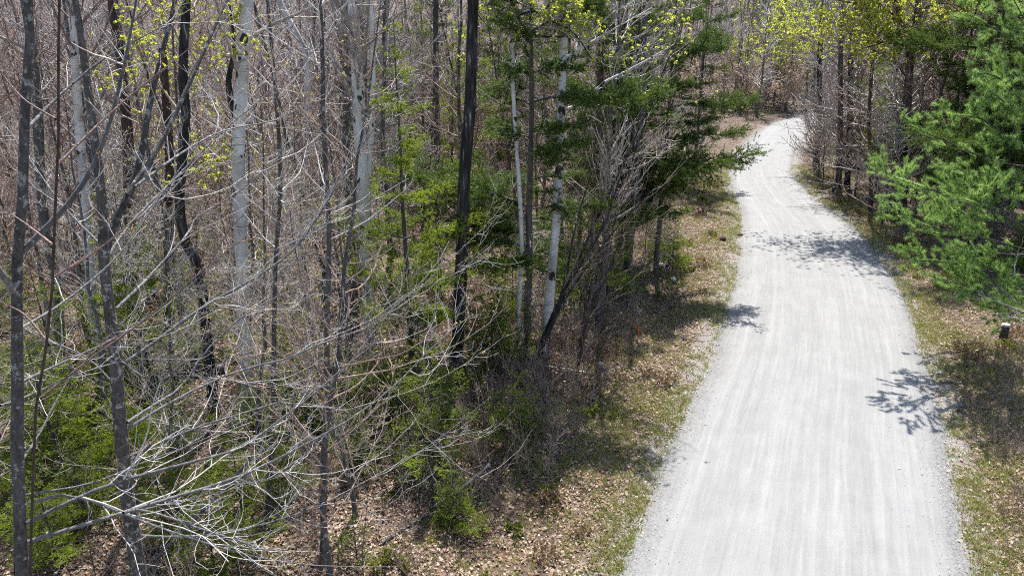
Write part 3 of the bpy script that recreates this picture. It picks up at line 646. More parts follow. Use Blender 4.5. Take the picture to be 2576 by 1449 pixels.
hero('black_tree', 'crooked black trunk with yellow green leaves behind the limbs on the left', [(532,960),(520,850),(510,750),(496,650),(462,600),(452,483),(468,300),(460,200),(466,60),(470,0)], .13, .07, M['black'], base=(540,1060), twig_mat=M['browntwig'],
     limbs=[([(458,290),(420,240),(380,180),(350,90)], .5, .03), ([(466,220),(500,150),(540,90),(570,40)], .5, .03), ([(460,120),(430,60),(400,10)], .3, .03), ([(462,470),(520,440),(560,400)], .4, .02), ([(455,520),(420,480),(400,460)], .3, .02), ([(468,60),(520,20),(560,-20)], .4, .02)],
     foliage=(8, .055, .023, .9), fmat=M['yleaf'], dens=(10, 9, 4), bl=.6)
hero('grey_maple', 'slim grey maple with pale bands rising through the limbs left of centre', [(815,1300),(817,1150),(822,1000),(822,850),(826,700),(828,560),(815,350),(810,100)], .060, .018, M['beech'], base=(813,1400), auto=(.35, .98, 18, 1.9, 60), twig_mat=TW, foliage=(2, .035, .008, .4), fmat=M['bud'])
hero('grey_maple', 'slender grey trunk between the large hollow birch and the slim banded maple', [(680,1200),(684,1080),(688,950),(690,800),(694,650),(706,450),(690,200)], .056, .016, M['maple'], base=(676,1290), auto=(.4, .98, 16, 1.8, 60), twig_mat=TW)
hero('leaning_grey_stem', 'grey limb like stem rising right from the ground near the lichen patched tree', [(400,1400),(444,1355),(494,1302),(567,1225),(640,1150),(760,1080)], .04, .02, M['beech'], base=(384,1445), extend=0, auto=(.2, .98, 12, .9, 50), twig_mat=TW)
hero('dark_snag', 'short dark dead trunk at the foot of the crooked black tree', [(425,830),(428,700),(420,560),(428,420)], .15, .09, M['redbark'], base=(420,915), extend=8.5, auto=(.4, .95, 8, 1.0, 60), twig_mat=M['browntwig'])
for k, (b0, p, r, m, lab) in enumerate([
     ((1590,722), [(1582,650),(1592,560),(1602,450),(1612,300),(1620,100)], .13, 'maple', 'grey leaning trunk behind the fan of thin stems near the road'),
     ((1490,700), [(1494,600),(1500,480),(1508,300),(1512,100)], .15, 'redbark', 'brown trunk standing behind the grey boulder'),
     ((330,930), [(335,800),(330,640),(325,480),(318,300)], .16, 'redbark', 'reddish brown trunk close behind the lichen patched tree'),
     ((1095,640), [(1100,500),(1098,300),(1096,100),(1095,0)], .15, 'spruce', 'dark pole trunk just left of the black trunk, far back'),
     ((150,1010), [(150,860),(140,700),(112,560),(100,400),(90,200)], .13, 'maple', 'dim brown trunk between the beech and the leaning birch')]):
    hero('grey_tree', lab, p, r, r * .6, M[m], base=b0, auto=(.4, .98, 16, 2.0, 55), twig_mat=M['twig2'])
# right side of the road
hero('yellow_green_maple', 'dark crooked maple covered in bright yellow green leaves right of the road', [(2253,466),(2272,413),(2280,280),(2285,187),(2286,128),(2284,80),(2264,53),(2258,16)], .20, .10, M['black'], base=(2242,549), twig_mat=M['browntwig'], limb_mat=M['black'],
     limbs=[([(2285,130),(2245,100),(2200,115),(2160,125)], -1, .06), ([(2280,70),(2220,20),(2150,10),(2100,0)], -1, .06), ([(2284,90),(2330,20),(2400,12),(2440,30)], .5, .06), ([(2264,53),(2200,40),(2150,70)], -1.5, .05), ([(2283,200),(2240,150),(2200,165)], -.5, .04), ([(2264,30),(2220,-40),(2150,-60)], -1, .05), ([(2285,50),(2350,60),(2400,60)], 1, .05)],
     foliage=(8, .11, .048, .95), fmat=M['yleaf'], dens=(6, 6, 4), bl=.55)
for b0, p, r, m, lab in [
     ((2271,560), [(2274,480),(2282,400),(2288,200)], .17, 'spruce', 'dark trunk touching the yellow green maple on its right'),
     ((2110,476), [(2111,386),(2114,300),(2116,100)], .17, 'maple', 'pale grey trunk at the right road edge, left of its dark neighbour'),
     ((2131,470), [(2136,390),(2138,300),(2142,100)], .17, 'black', 'dark trunk at the right road edge, right of its pale neighbour'),
     ((2053,420), [(2056,360),(2060,300),(2064,100)], .20, 'black', 'dark trunk at the far bend on the right road edge'),
     ((2205,500), [(2214,470),(2226,440),(2250,380),(2275,250)], .18, 'maple', 'grey trunk leaning right beside the yellow green maple'),
     ((2190,532), [(2191,460),(2188,380),(2186,280)], .10, 'redbark', 'thin brown trunk at the right verge near the maple')]:
    hero('roadside_tree', lab, p, r, r * .6, M[m], base=b0, auto=(.08, .9, 64, 2.5, 70), twig_mat=M['twig2'], thick=3.2, dens=(3.6, 4.6, 2.5), group='trees along the right road edge')

# thin many-stemmed clumps by the left verge
def clump(label, base, stems, r, mat, twm):
    b0 = ground_pt(*base); root = empty('multi_stemmed_shrub', b0); tag(root, label, 'shrub'); LP = []
    for sp_, dY in stems:
        L = px_line([base] + sp_, b0[1], b0[1] + dY, 14); L[0, 2] -= .1; L = L[None] - b0; LP.append(L); b = Bag(); a = r * rng.uniform(.7, 1.2)
        tubes(b, L, np.linspace(a, a * .25, 14)[None], 6); obj('stem', b.mesh('stem', M[mat]), root)
    LP = np.concatenate(LP); LR = np.full((len(LP), 14), r * .5)
    B_, BR, _ = spawn(LP, LR, 2.2, .3, 1, 35, 10, .22, .3, .4, K=6, wob=.1, up=.05, ratio=.5, rmin=.006); D_, DR, _ = spawn(B_, BR, 4.5, .2, 1, 40, 10, .4, .3, .4, K=4, wob=.15, up=.05, ratio=.6, rmin=.004)
    b = Bag(); tubes(b, B_, BR, 4); tubes(b, D_, DR, 3); obj('crown', b.mesh('crown', M[twm]), root)
clump('dark stems leaning right from one foot beside the white birch near the verge', (1325,950), [([(1392,815),(1425,722),(1480,640),(1519,569),(1575,400),(1619,300),(1680,166)], 1), ([(1385,800),(1440,690),(1500,600),(1600,380),(1640,250)], 1.4), ([(1400,790),(1470,620),(1560,430),(1660,200),(1720,60)], 1.8), ([(1380,830),(1415,730),(1450,560),(1490,430)], .5), ([(1370,850),(1430,740),(1530,600),(1650,470)], .2)], .05, 'black', 'browntwig')
clump('fan of thin brown stems beside the road verge right of the white birch', (1449,950), [([(1472,815),(1492,716),(1520,600),(1549,532),(1600,400)], .6), ([(1475,815),(1530,680),(1580,560),(1640,430)], .6), ([(1480,800),(1550,660),(1610,560),(1690,450)], .4), ([(1465,830),(1480,700),(1490,560),(1500,430)], .8), ([(1478,810),(1520,700),(1540,600),(1555,480)], 1), ([(1470,820),(1505,700),(1560,520),(1620,380)], 1.2), ([(1485,815),(1560,700),(1640,620),(1700,580)], 0)], .032, 'redbark', 'browntwig')

# ------------------------------------------------------------------ conifers that stand out
def stand(kind, v, base, sc, name, label, cat='tree', rz=None, group=None):
    p = ground_pt(*base); return place(KIND[kind][v], name, p, rng.uniform(0, 6.28) if rz is None else rz, sc, label, cat, group)
stand('spruce', 0, (1328,892), .92, 'spruce_tree', 'dark spruce with drooping boughs between the black trunk and white birch')
stand('spruce', 1, (1040,945), .80, 'spruce_tree', 'sunlit green fir with bare lower trunk left of the black trunk')
stand('spruce', 0, (1572,705), .88, 'spruce_tree', 'tall dark spruce with bare lower trunk near the left road edge')
stand('spruce', 0, (1650,690), .80, 'spruce_tree', 'spruce at the left road edge reaching boughs over the road')
stand('spruce', 0, (1560,640), .85, 'spruce_tree', 'open layered spruce behind the fan of thin stems')
stand('spruce', 2, (1455,600), .9, 'spruce_tree', 'thin layered spruce deep behind the white birch')
stand('spruce', 2, (1745,470), .9, 'spruce_tree', 'distant spruce leaning boughs out before the far bend')
stand('spruce', 0, (2395,620), 1.05, 'spruce_tree', 'dark spruce standing behind the bright pine')
stand('spruce', 2, (2340,560), 1.0, 'spruce_tree', 'dark spruce between the yellow green maple and the pine')
stand('spruce', 0, (2490,600), 1.1, 'spruce_tree', 'dark spruce deep behind the pine at the right edge')
for b0, v, sc, lab in [((1240,930), 2, .75, 'dense dark young fir right of the black trunk'), ((1195,930), 0, 1.0, 'small fir touching the foot of the black trunk'),
                       ((1142,1312), 0, .56, 'lone little fir beside the fallen birch pole near the verge'), ((1690,670), 0, .85, 'young fir beside the spruce at the left road edge'),
                       ((1660,640), 0, .7, 'short fir behind the white log near the left road edge')]:
    stand('fir', v, b0, sc, 'young_fir', lab)

for b0, v, sc, lab in [((150,1425), 2, .75, 'bright young fir at the foot of the corner beech'), ((225,1330), 0, 1.1, 'bright young fir between the corner beech and the lichened trunk'),
                       ((425,1360), 2, .8, 'bushy young fir just right of the lichened trunk at the bottom'), ((540,1425), 0, 1.0, 'low young fir at the bottom under the crossing limbs'),
                       ((610,1290), 2, .7, 'young fir behind the crossing limbs at lower left'), ((735,1260), 2, .75, 'tall young fir left of the slim banded maple'),
                       ((330,1200), 2, .8, 'young fir behind the lichened trunk'), ((470,1120), 2, .7, 'young fir beside the crooked black trunk'),
                       ((770,1090), 0, 1.1, 'young fir right of the large hollow birch'), ((640,1090), 0, .9, 'small fir at the foot of the large hollow birch'),
                       ((880,1180), 2, .6, 'young fir right of the slim banded maple'), ((95,1220), 2, .8, 'young fir half hidden by the corner beech'),
                       ((200,1110), 2, .7, 'young fir at the foot of the leaning white birch'), ((960,1060), 2, .7, 'dark young fir at the foot of the stout birch'),
                       ((1060,1000), 0, 1.1, 'young fir between the stout birch and the black trunk'), ((900,1420), 1, 1.0, 'tiny fir at the bottom right of the slim banded maple'),
                       ((1290,800), 2, .8, 'young fir behind the thin birch pole'), ((1430,760), 2, .7, 'young fir behind the leaning dark stems'), ((1110,760), 2, .9, 'sunlit young fir far behind the black trunk')]:
    stand('fir', v, b0, sc * (.72 if b0[1] > 1080 else .9), 'young_fir', lab)

# the white pine at the right edge
def white_pine():
    Y = 20.2; base = np.array([at_Y(2660, 800, Y)[0], Y, 0.0]); root = empty('white_pine', base)
    tag(root, 'bright green white pine with soft plumes of needles at the right edge', 'tree')
    z = np.linspace(-.1, 16.5, 12); P = np.stack([.1 * np.sin(z * .5), 0 * z, z], 1)[None]; b = Bag(); tubes(b, P, (.2 * (1 - .058 * z))[None], 10, lump=.03); obj('trunk', b.mesh('trunk', M['spruce']), root)
    px = [([(2655,560),(2480,520),(2350,480),(2248,447)], -1.5), ([(2655,430),(2500,405),(2400,365),(2288,315)], .4), ([(2655,330),(2540,290),(2450,210),(2432,150)], 1.0), ([(2655,650),(2480,600),(2350,575),(2283,548)], -2.2),
          ([(2655,700),(2500,685),(2380,660),(2290,655)], -1.2), ([(2655,250),(2590,150),(2545,60),(2525,0)], .3), ([(2655,760),(2480,735),(2370,700),(2320,690)], -.2), ([(2655,480),(2520,450),(2420,430),(2350,420)], 1.4),
          ([(2655,620),(2560,560),(2470,520),(2420,500)], -3.0), ([(2655,150),(2600,60),(2570,-20)], -.5), ([(2655,380),(2590,330),(2530,260),(2490,230)], -1.8), ([(2655,720),(2580,700),(2500,720),(2420,735)], -3.0),
          ([(2655,540),(2560,500),(2480,470),(2440,450)], .5), ([(2655,820),(2560,790),(2470,770)], -1.5), ([(2655,240),(2560,200),(2500,130)], 2.0), ([(2655,640),(2540,640),(2440,630),(2380,620)], 1.5), ([(2655,200),(2560,110),(2480,60),(2440,40)], -1.0), ([(2655,300),(2570,240),(2500,190),(2455,185)], -.8), ([(2655,420),(2560,360),(2470,300),(2400,290)], -1.6), ([(2655,160),(2590,70),(2550,0)], -1.6)]
    Q = np.stack([px_line(p, Y, Y + dY, 9) - base for p, dY in px]); 
    m = 4; az = rng.uniform(-1.3, 1.3, m); zz = rng.uniform(2.0, 10, m); L = 3.0 * (1 - zz / 18); E = np.empty((m, 9, 3)); d = np.stack([np.cos(az), np.sin(az), .1 + 0 * az], 1); E[:, 0] = np.stack([0*zz, 0*zz, zz], 1)
    for j in range(1, 9): d = nrm(d + .05 * rng.standard_normal((m, 3)) + [0, 0, .05]); E[:, j] = E[:, j-1] + d * (L / 8)[:, None]
    up = 27; az2 = np.where(np.arange(up) < 23, rng.normal(3.35, .4, up), rng.uniform(0, 6.28, up)); zz2 = rng.uniform(10.4, 15.5, up); U = np.empty((up, 9, 3)); d = np.stack([np.cos(az2), np.sin(az2), .12 + 0*az2], 1); U[:, 0] = np.stack([0*zz2, 0*zz2, zz2], 1)  # upper boughs added out of view, mostly aimed left to shade the verge
    for j in range(1, 9): d = nrm(d + .05 * rng.standard_normal((up, 3)) + [0, 0, .04]); U[:, j] = U[:, j-1] + d * (.80 * (1 - (zz2[:, None] - 9) / 14))
    Q = np.concatenate([Q, E, U]); QR = .034 * np.linspace(1, .3, 9)[None] * np.ones((len(Q), 1))
    for k in range(len(Q)):
        b = Bag(); tubes(b, Q[k:k+1], QR[k:k+1], 6); bo = obj('bough', b.mesh('bough', M['spruce']), root)
        S, SR, _ = spawn(Q[k:k+1], QR[k:k+1], 5.2, .3, 1, 40, 8, .24, .25, .45, K=6, wob=.06, up=.10, ratio=.5, rmin=.006, flatz=.3)
        S2, S2R, _ = spawn(S, SR, 7.5, .3, 1, 36, 10, .38, .25, .3, K=4, wob=.08, up=.14, ratio=.6, rmin=.005, flatz=.4)
        bag = Bag(); tubes(bag, S, SR, 3)
        for X, t0 in ((Q[k:k+1], .8), (S, .6), (S2, .35)):
            p, dd, ix = along(X, .011, t0, 1.0); blades(bag, p, dd, 8, .125, .006, .8, tint=rng.uniform(.1, .95, len(X))[ix], upb=.12)
        obj('foliage', bag.mesh('foliage', M['pine'], False), bo)
    return root
white_pine()

# ------------------------------------------------------------------ the rest of the woods: every tree an individual
taken = []
def free(x, y, gap):
    for a, b, g in taken:
        if (a - x) ** 2 + (b - y) ** 2 < (min(g, gap)) ** 2: return False
    return True
for o in list(C.objects):
    if o.parent is None and o.type == 'EMPTY': taken.append((o.location.x, o.location.y, 1.2))
MARKS_L = [(45, 'the corner beech'), (290, 'the lichened trunk'), (612, 'the hollow birch'), (912, 'the stout birch'), (1165, 'the black trunk'), (1390, 'the white birch'), (1530, 'the stem fan'), (1680, 'the verge spruces'), (1850, 'the road')]
MARKS_R = [(1980, 'the road'), (2056, 'the bend trunk'), (2120, 'the paired verge trunks'), (2270, 'the yellow green maple'), (2450, 'the white pine')]
MARKS_F = [(290, 'the lichened trunk'), (612, 'the hollow birch'), (912, 'the stout birch'), (1165, 'the black trunk'), (1390, 'the white birch'), (1680, 'the verge spruces'), (1990, 'the road bend'), (2270, 'the yellow green maple'), (2450, 'the white pine')]
lab_list = []
def band(t): return 'front' if t < 24 else 'middle' if t < 46 else 'far'
def fill(kind, n, name, tmin, tmax, dmin, gap, labels, cat, group, side=0, sc=(.8, 1.2), xr=(-250, 2800), power=1.0, dmax=999, tilt=.05, cond=None):
    made = 0; tries = 0
    while made < n and tries < n * 60:
        tries += 1
        t = tmin + (tmax - tmin) * rng.random() ** power; x = rng.uniform(*xr); u = (x - 1288) / FPX
        Xw = u * t; Yw = (t - CAM_H * sP) / cP
        if Yw < 4: continue
        d, g = road_dist(Xw, Yw); d = float(d[0]); g = float(g[0])
        if d < dmin or d > dmax or (side and g != side): continue
        if np.hypot(track_c[:, 0] - Xw, track_c[:, 1] - Yw).min() < 2.6: continue
        if cond and not cond(Xw, Yw, t, d, g, x): continue
        if not free(Xw, Yw, gap): continue
        taken.append((Xw, Yw, gap)); v = int(rng.integers(len(KIND[kind])))
        lm = min(MARKS_L if g > 0 and t < 60 else MARKS_R if t < 60 else MARKS_F, key=lambda q: abs(q[0] - x))
        rel = 'beside' if abs(lm[0] - x) < 35 else 'left of' if x < lm[0] else 'right of'
        lab = labels[v % len(labels)] + ' ' + rel + ' ' + lm[1] + ', ' + {'front': 'near the front', 'middle': 'halfway back', 'far': 'far back'}[band(t)]
        lab_list.append((lab, x))
        place(KIND[kind][v], name, (Xw, Yw, gz(Xw, Yw)), rng.uniform(0, 6.28), rng.uniform(*sc), lab, cat, group, tilt * rng.random())['sx'] = x; made += 1
    return made
LT = ['brown barked bare tree', 'smooth grey bare tree', 'slim reddish twigged tree']; LU = ['upright young hardwood', 'low spreading hardwood', 'tall young hardwood']
LBi = ['straight reddish twigged birch', 'leaning brown twigged birch']; LSp = ['dark drooping spruce', 'lighter green fir', 'sparse spruce with dead branches']; LY = ['tall yellow green tree', 'shorter yellow green tree']
LF = ['head high fir', 'tiny bushy fir', 'tall young fir']; LS = ['single brown sapling', 'twin stemmed grey sapling', 'dark whip sapling', 'three stemmed sapling']
LB = ['brown twig tangle', 'low reddish twig bush', 'upright reddish brush']; LH = ['low green verge plant', 'low dry verge weed']
clearmid = lambda X, Y, t, d, g, x: notnearfront(X, Y, t, d, g, x) and not (t < 25 and x > 980)
notnearfront = lambda X, Y, t, d, g, x: not (t < 26 and 1000 < x < 2350 and d < 3.2) and not (t < 25 and 1060 < x < 1470) and not (t < 20 and 540 < x < 680)
fill('tall', 62, 'bare_tree', 19, 50, 3.4, 1.3, LT, 'tree', 'bare hardwoods in the left woods', 1, (.55, 1.1), cond=notnearfront)
fill('tallf', 150, 'bare_tree', 45, 135, 3.0, 1.8, LT, 'tree', 'bare hardwoods in the far woods', 0, (.85, 1.3), cond=notnearfront)
fill('birch', 22, 'birch_tree', 20, 60, 3.4, 1.6, LBi, 'tree', 'birches in the left woods', 1, (.75, 1.1))
fill('birch', 14, 'birch_tree', 50, 110, 3.4, 1.6, LBi, 'tree', 'birches in the far woods', 0, (.8, 1.1))
fill('under', 15, 'young_hardwood', 12, 20, 4.0, 1.4, LU, 'tree', 'young hardwoods in the left woods', 1, (.75, 1.05), xr=(-60, 900))
fill('underm', 64, 'young_hardwood', 17, 46, 3.0, 1.4, LU, 'tree', 'young hardwoods in the left woods', 1, (.75, 1.15), cond=clearmid)
fill('underf', 120, 'young_hardwood', 38, 120, 2.6, 1.5, LU, 'tree', 'young hardwoods in the far woods', 0, (.8, 1.2), cond=notnearfront)
fill('spruce', 13, 'spruce_tree', 30, 70, 4.2, 2.2, LSp, 'tree', 'conifers in the left woods', 1, (.7, 1.05), xr=(900, 2000))
fill('spruce', 26, 'spruce_tree', 26, 90, 3.4, 2.0, LSp, 'tree', 'conifers in the right woods', -1, (.8, 1.1), xr=(2150, 2800))
fill('leafyf', 36, 'yellow_green_tree', 58, 125, 2.5, 2.5, LY, 'tree', 'trees in young leaf beyond the bend', 0, (.9, 1.25), xr=(1850, 2700))
fill('leafy', 8, 'yellow_green_tree', 26, 60, 4, 2.5, LY, 'tree', 'trees in young leaf in the left woods', 1, (.8, 1.1), xr=(200, 1500))
fill('underf', 34, 'young_hardwood', 30, 90, 1.6, 1.3, LU, 'tree', 'young hardwoods in the right woods', -1, (.7, 1.1), xr=(2000, 2800))
fill('tallf', 30, 'bare_tree', 30, 90, 2.6, 1.4, LT, 'tree', 'bare hardwoods in the right woods', -1, (.8, 1.1), xr=(2000, 2800))
fill('tanbeech', 34, 'tan_leaved_beech', 60, 92, 2.0, 1.1, ['tan leaved young beech'], 'sapling', 'tan leaved beeches beyond the bend', 0, (1.0, 1.9), xr=(1650, 2200))
fill('tallb', 44, 'bare_tree', 72, 125, 2.2, 1.5, LT, 'tree', 'bare hardwoods beyond the bend', 0, (.8, 1.1), xr=(1780, 2200))
fill('underb', 40, 'young_hardwood', 80, 120, 2.0, 1.2, LU, 'tree', 'young hardwoods beyond the bend', 0, (.8, 1.2), xr=(1780, 2200))
fill('leafyf', 22, 'yellow_green_tree', 74, 118, 2.2, 1.6, LY, 'tree', 'trees in young leaf beyond the bend', 0, (1.0, 1.35), xr=(1880, 2330))
fill('underf', 20, 'young_hardwood', 34, 66, 1.0, 1.0, LU, 'tree', 'young hardwoods at the right verge', -1, (.6, .95), xr=(2010, 2330), dmax=5)
fill('fir', 8, 'young_fir', 13, 19, 4.2, 1.0, LF, 'tree', 'young firs under the trees at the lower left', 1, (.8, 1.3), xr=(-100, 1000))
fill('fir', 70, 'young_fir', 16, 60, 3.2, 1.0, LF, 'tree', 'young firs in the left woods', 1, (.7, 1.2), xr=(-100, 1800), power=1.3)
fill('fir', 26, 'young_fir', 26, 70, 2.6, 1.0, LF, 'tree', 'young firs in the right woods', -1, (.6, 1.1), xr=(2000, 2700))
fill('sapling', 100, 'sapling', 11, 60, 3.0, .6, LS, 'sapling', 'saplings in the left woods', 1, (.7, 1.3), power=1.3)
fill('saplingf', 140, 'sapling', 32, 85, 3.0, .7, ['twin stemmed brown sapling', 'grey sapling clump', 'dark slender sapling'], 'sapling', 'saplings in the far woods', 0, (.8, 1.3))
fill('sapling', 40, 'sapling', 24, 80, 1.8, .8, LS, 'sapling', 'saplings in the right woods', -1, (.7, 1.3), xr=(1950, 2750))
fill('brush', 110, 'brush_bush', 11.5, 34, 2.7, .55, LB, 'bush', 'brush under the left woods', 1, (.7, 1.3), xr=(300, 1800), dmax=9)
fill('brush', 70, 'brush_bush', 15.5, 23, 2.3, .4, ['dark brown thicket bush', 'reddish thicket bush', 'upright thicket brush'], 'bush', 'thicket between the black trunk and the verge', 1, (.9, 1.6), xr=(980, 1600), dmax=7)
fill('sapling', 26, 'sapling', 14, 23, 2.6, .4, LS, 'sapling', 'saplings near the left verge', 1, (.5, .9), xr=(950, 1600), dmax=7)
fill('brush', 70, 'brush_bush', 16, 60, 1.3, .6, LB, 'bush', 'brush along the right verge', -1, (.6, 1.1), xr=(1950, 2700), dmax=9)
fill('brush', 34, 'brush_bush', 11.5, 20, .7, .45, LB, 'bush', 'brush on the near right verge', -1, (.45, .9), xr=(2380, 2660), dmax=6)
fill('herb', 120, 'verge_plant', 12, 45, .7, .35, LH, 'plant', 'small plants on the verges', 0, (.5, 1.2), xr=(900, 2650), dmax=7)

ORD = ['', 'second', 'third', 'fourth', 'fifth', 'sixth', 'seventh', 'eighth', 'ninth', 'tenth', 'eleventh', 'twelfth', 'thirteenth', 'fourteenth', 'fifteenth']
same = {}
for o in C.objects:
    if o.parent is None and 'sx' in o: same.setdefault(o['label'], []).append(o)
for lab, os_ in same.items():
    os_.sort(key=lambda o: o['sx'])
    if len(os_) > 1:
        for k, o in enumerate(os_):
            o['label'] = lab + ', ' + ('leftmost' if k == 0 else 'rightmost' if k == len(os_) - 1 else ORD[k] + ' from left' if k < 12 else ORD[len(os_) - 1 - k] + ' from right')
    for o in os_: del o['sx']

# ------------------------------------------------------------------ logs, stones, stake, post
def log(label, pts, r0, r1, mat, name='fallen_log', ends=True):
    P = smooth_line(pts, 14)[None]; org = P[0, 0].copy(); b = Bag(); tubes(b, P - org, np.linspace(r0, r1, 14)[None], 9, lump=.05); root = empty(name, org); tag(root, label, 'log'); obj('bark', b.mesh('bark', mat), root)
    if ends:
        for k, j, rr in ((0, 1, r0), (-1, -2, r1)):
            c = P[0, k] - org; d = nrm((P[0, k] - P[0, j])[None])[0]; u = nrm(np.cross(d, [0, 0, 1.])[None])[0]; w = np.cross(d, u); a = np.linspace(0, 2*np.pi, 9, endpoint=False)
            V = np.vstack([c + d * .01, c + d * .004 + rr * .97 * (np.cos(a)[:, None] * u + np.sin(a)[:, None] * w)]); f = [[0, i + 1, (i + 1) % 9 + 1] for i in range(9)]
            obj('cut_end', to_mesh('cut_end', V, [np.array(f)], M['cutwood']), root)
def gp(x, y, up): p = ground_pt(x, y); p[2] += up; return p
log('white birch pole lying past the lone little fir', [gp(1085,1284,.06), gp(1120,1266,.12), gp(1170,1245,.25), gp(1232,1212,.45)], .024, .034, M['birch'])
log('thin pale log on the leaves below the fan of stems', [gp(1370,925,.05), gp(1430,935,.06), gp(1480,942,.05)], .032, .026, M['birch'])
log('grey fallen trunk lying behind the limbs at lower left', [gp(350,965,.14), gp(470,950,.15), gp(570,935,.13)], .13, .11, M['beech'])
log('dark mossy fallen trunk in the shade below the black trunk', [gp(1040,1040,.1), gp(1130,1052,.09), gp(1240,1080,.07), gp(1330,1110,.05)], .055, .03, M['maple'])
log('short white log beside the spruce near the left road edge', [gp(1648,676,.12), gp(1664,676,.13), gp(1682,680,.12)], .11, .10, M['birch'])
log('slim grey pole lying on the sunny leaves at the bottom', [gp(960,1370,.04), gp(1060,1310,.08), gp(1130,1290,.1)], .035, .03, M['beech'])
def boulder(label, p, sx, sy, sz, mat, name, seed, cat='rock'):
    r = np.random.default_rng(seed); nu, nv = 14, 9; th = np.linspace(0, 2*np.pi, nu, endpoint=False); ph = np.linspace(.05, np.pi - .05, nv)
    A, B = np.meshgrid(th, ph); D = np.stack([np.cos(A)*np.sin(B), np.sin(A)*np.sin(B), np.cos(B)], -1)
    f = 1.0
    for k in range(7): q = nrm(r.standard_normal(3)[None])[0]; f = np.minimum(f, (.72 + .2 * r.random()) / np.maximum(.05, D @ q) )
    f = np.clip(f, .6, 1.0) + .025 * r.standard_normal((nv, nu)); V = (D * f[..., None] * [sx, sy, sz]).reshape(-1, 3)
    i = np.arange(nu * nv).reshape(nv, nu); F = np.stack([i[:-1], np.roll(i[:-1], -1, 1), np.roll(i[1:], -1, 1), i[1:]], -1).reshape(-1, 4)[:, ::-1]
    cap = [np.array([list(i[0])]), np.array([list(i[-1][::-1])])]
    o = obj(name, to_mesh(name, V, [F] + cap, mat, smooth=False)); o.location = (p[0], p[1], p[2] + sz * .45); o.rotation_euler = (0, 0, r.uniform(0, 6)); tag(o, label, cat); return o
boulder('large rounded grey boulder behind the fan of thin stems', ground_pt(1478, 742), .62, .5, .55, M['stone'], 'boulder', 1)
for k, (x, y, s, m, lab) in enumerate([(1693,706,.14,'palestone','white stone below the short white log'), (1606,785,.13,'palestone','white stone at the shaded edge of the left verge'), (2252,690,.16,'stone','grey stone on the right verge under the pine'),
        (1405,838,.12,'palestone','pale stone at the foot of the leaning dark stems'), (1488,846,.10,'palestone','pale stone right of the fan of stems'), (1510,918,.10,'palestone','small pale stone beside the thin pale log'),
        (1818,605,.18,'redbark','dark round lump on the far left verge'), (1862,595,.14,'redbark','small dark lump at the far left road edge'), (1985,1410,.05,'stone','small dark stone lying on the road')]):
    boulder(lab, ground_pt(x, y), s, s * .8, s * .75, M[m], 'stone', 20 + k)
def cyl(r, h, sides=10, z0=0.0, top=None):
    b = Bag(); P = np.array([[[0, 0, z0], [0, 0, z0 + h * .5], [0, 0, z0 + h]]]); tubes(b, P, np.array([[r, r * .96, top or r * .93]]), sides, lump=.03); V = b.V[0]; c = len(V)
    b.add([[0, 0, z0 + h + .004]]); b.F3.append(np.array([[c, 2 * sides + i, 2 * sides + (i + 1) % sides] for i in range(sides)])); return b
p = ground_pt(2522, 854); po = empty('marker_post', p); tag(po, 'short dark wooden post with a white cap on the right verge', 'post')
obj('shaft', cyl(.12, .52, 10, -.05).mesh('shaft', M['postwood']), po); obj('cap', cyl(.132, .05, 9, .475, .12).mesh('cap', M['whitecap']), po)
p = ground_pt(1604, 862); so = empty('survey_stake', p); tag(so, 'thin orange stake standing at the shaded edge of the left verge', 'stake')
obj('shaft', cyl(.016, .62, 5, -.05, .012).mesh('shaft', M['orange']), so); b = Bag(); b.add([[.012, 0, .56], [.012, .02, .40], [.07, .03, .36], [.06, .0, .52]], None, [[0, 1, 2, 3]]); obj('ribbon', b.mesh('ribbon', M['orange']), so)
# dead grey branches poking in from the right edge
def dead_branch(label, paths, Y, r):
    p0 = at_Y(*paths[0][0], Y); g = gz(p0[0], p0[1]); root = empty('dead_branch', (p0[0], p0[1], g)); tag(root, label, 'branch'); org = np.array([p0[0], p0[1], g])
    L = np.concatenate([px_line(p, Y, Y + .6, 12)[None] - org for p in paths]); LR = r * np.linspace(1, .3, 12)[None] * np.ones((len(L), 1)); b = Bag(); tubes(b, L, LR, 6); obj('limb', b.mesh('limb', M['twig']), root)
    S, SR, _ = spawn(L, LR, 3.5, .15, 1, 45, 10, .3, .3, .4, K=6, wob=.2, up=.05, ratio=.6, rmin=.005); S2, S2R, _ = spawn(S, SR, 5, .2, 1, 45, 10, .4, .3, .4, K=4, wob=.2, ratio=.7, rmin=.004); b = Bag(); tubes(b, S, SR, 4); tubes(b, S2, S2R, 3); obj('crown', b.mesh('crown', M['twig']), root)
dead_branch('tangle of bare pale dead branches poking in at the right edge below the pine', [[(2640,900),(2600,800),(2540,770),(2490,752),(2460,740)], [(2640,900),(2610,810),(2560,800),(2500,790)], [(2640,900),(2590,720),(2550,690),(2560,640)]], 17.5, .025)
dead_branch('thin pale twig lying in the shade on the right verge at the bottom', [[(2650,1380),(2580,1365),(2500,1345),(2440,1320)], [(2650,1380),(2600,1330),(2540,1290)]], 10.6, .012) if False else None

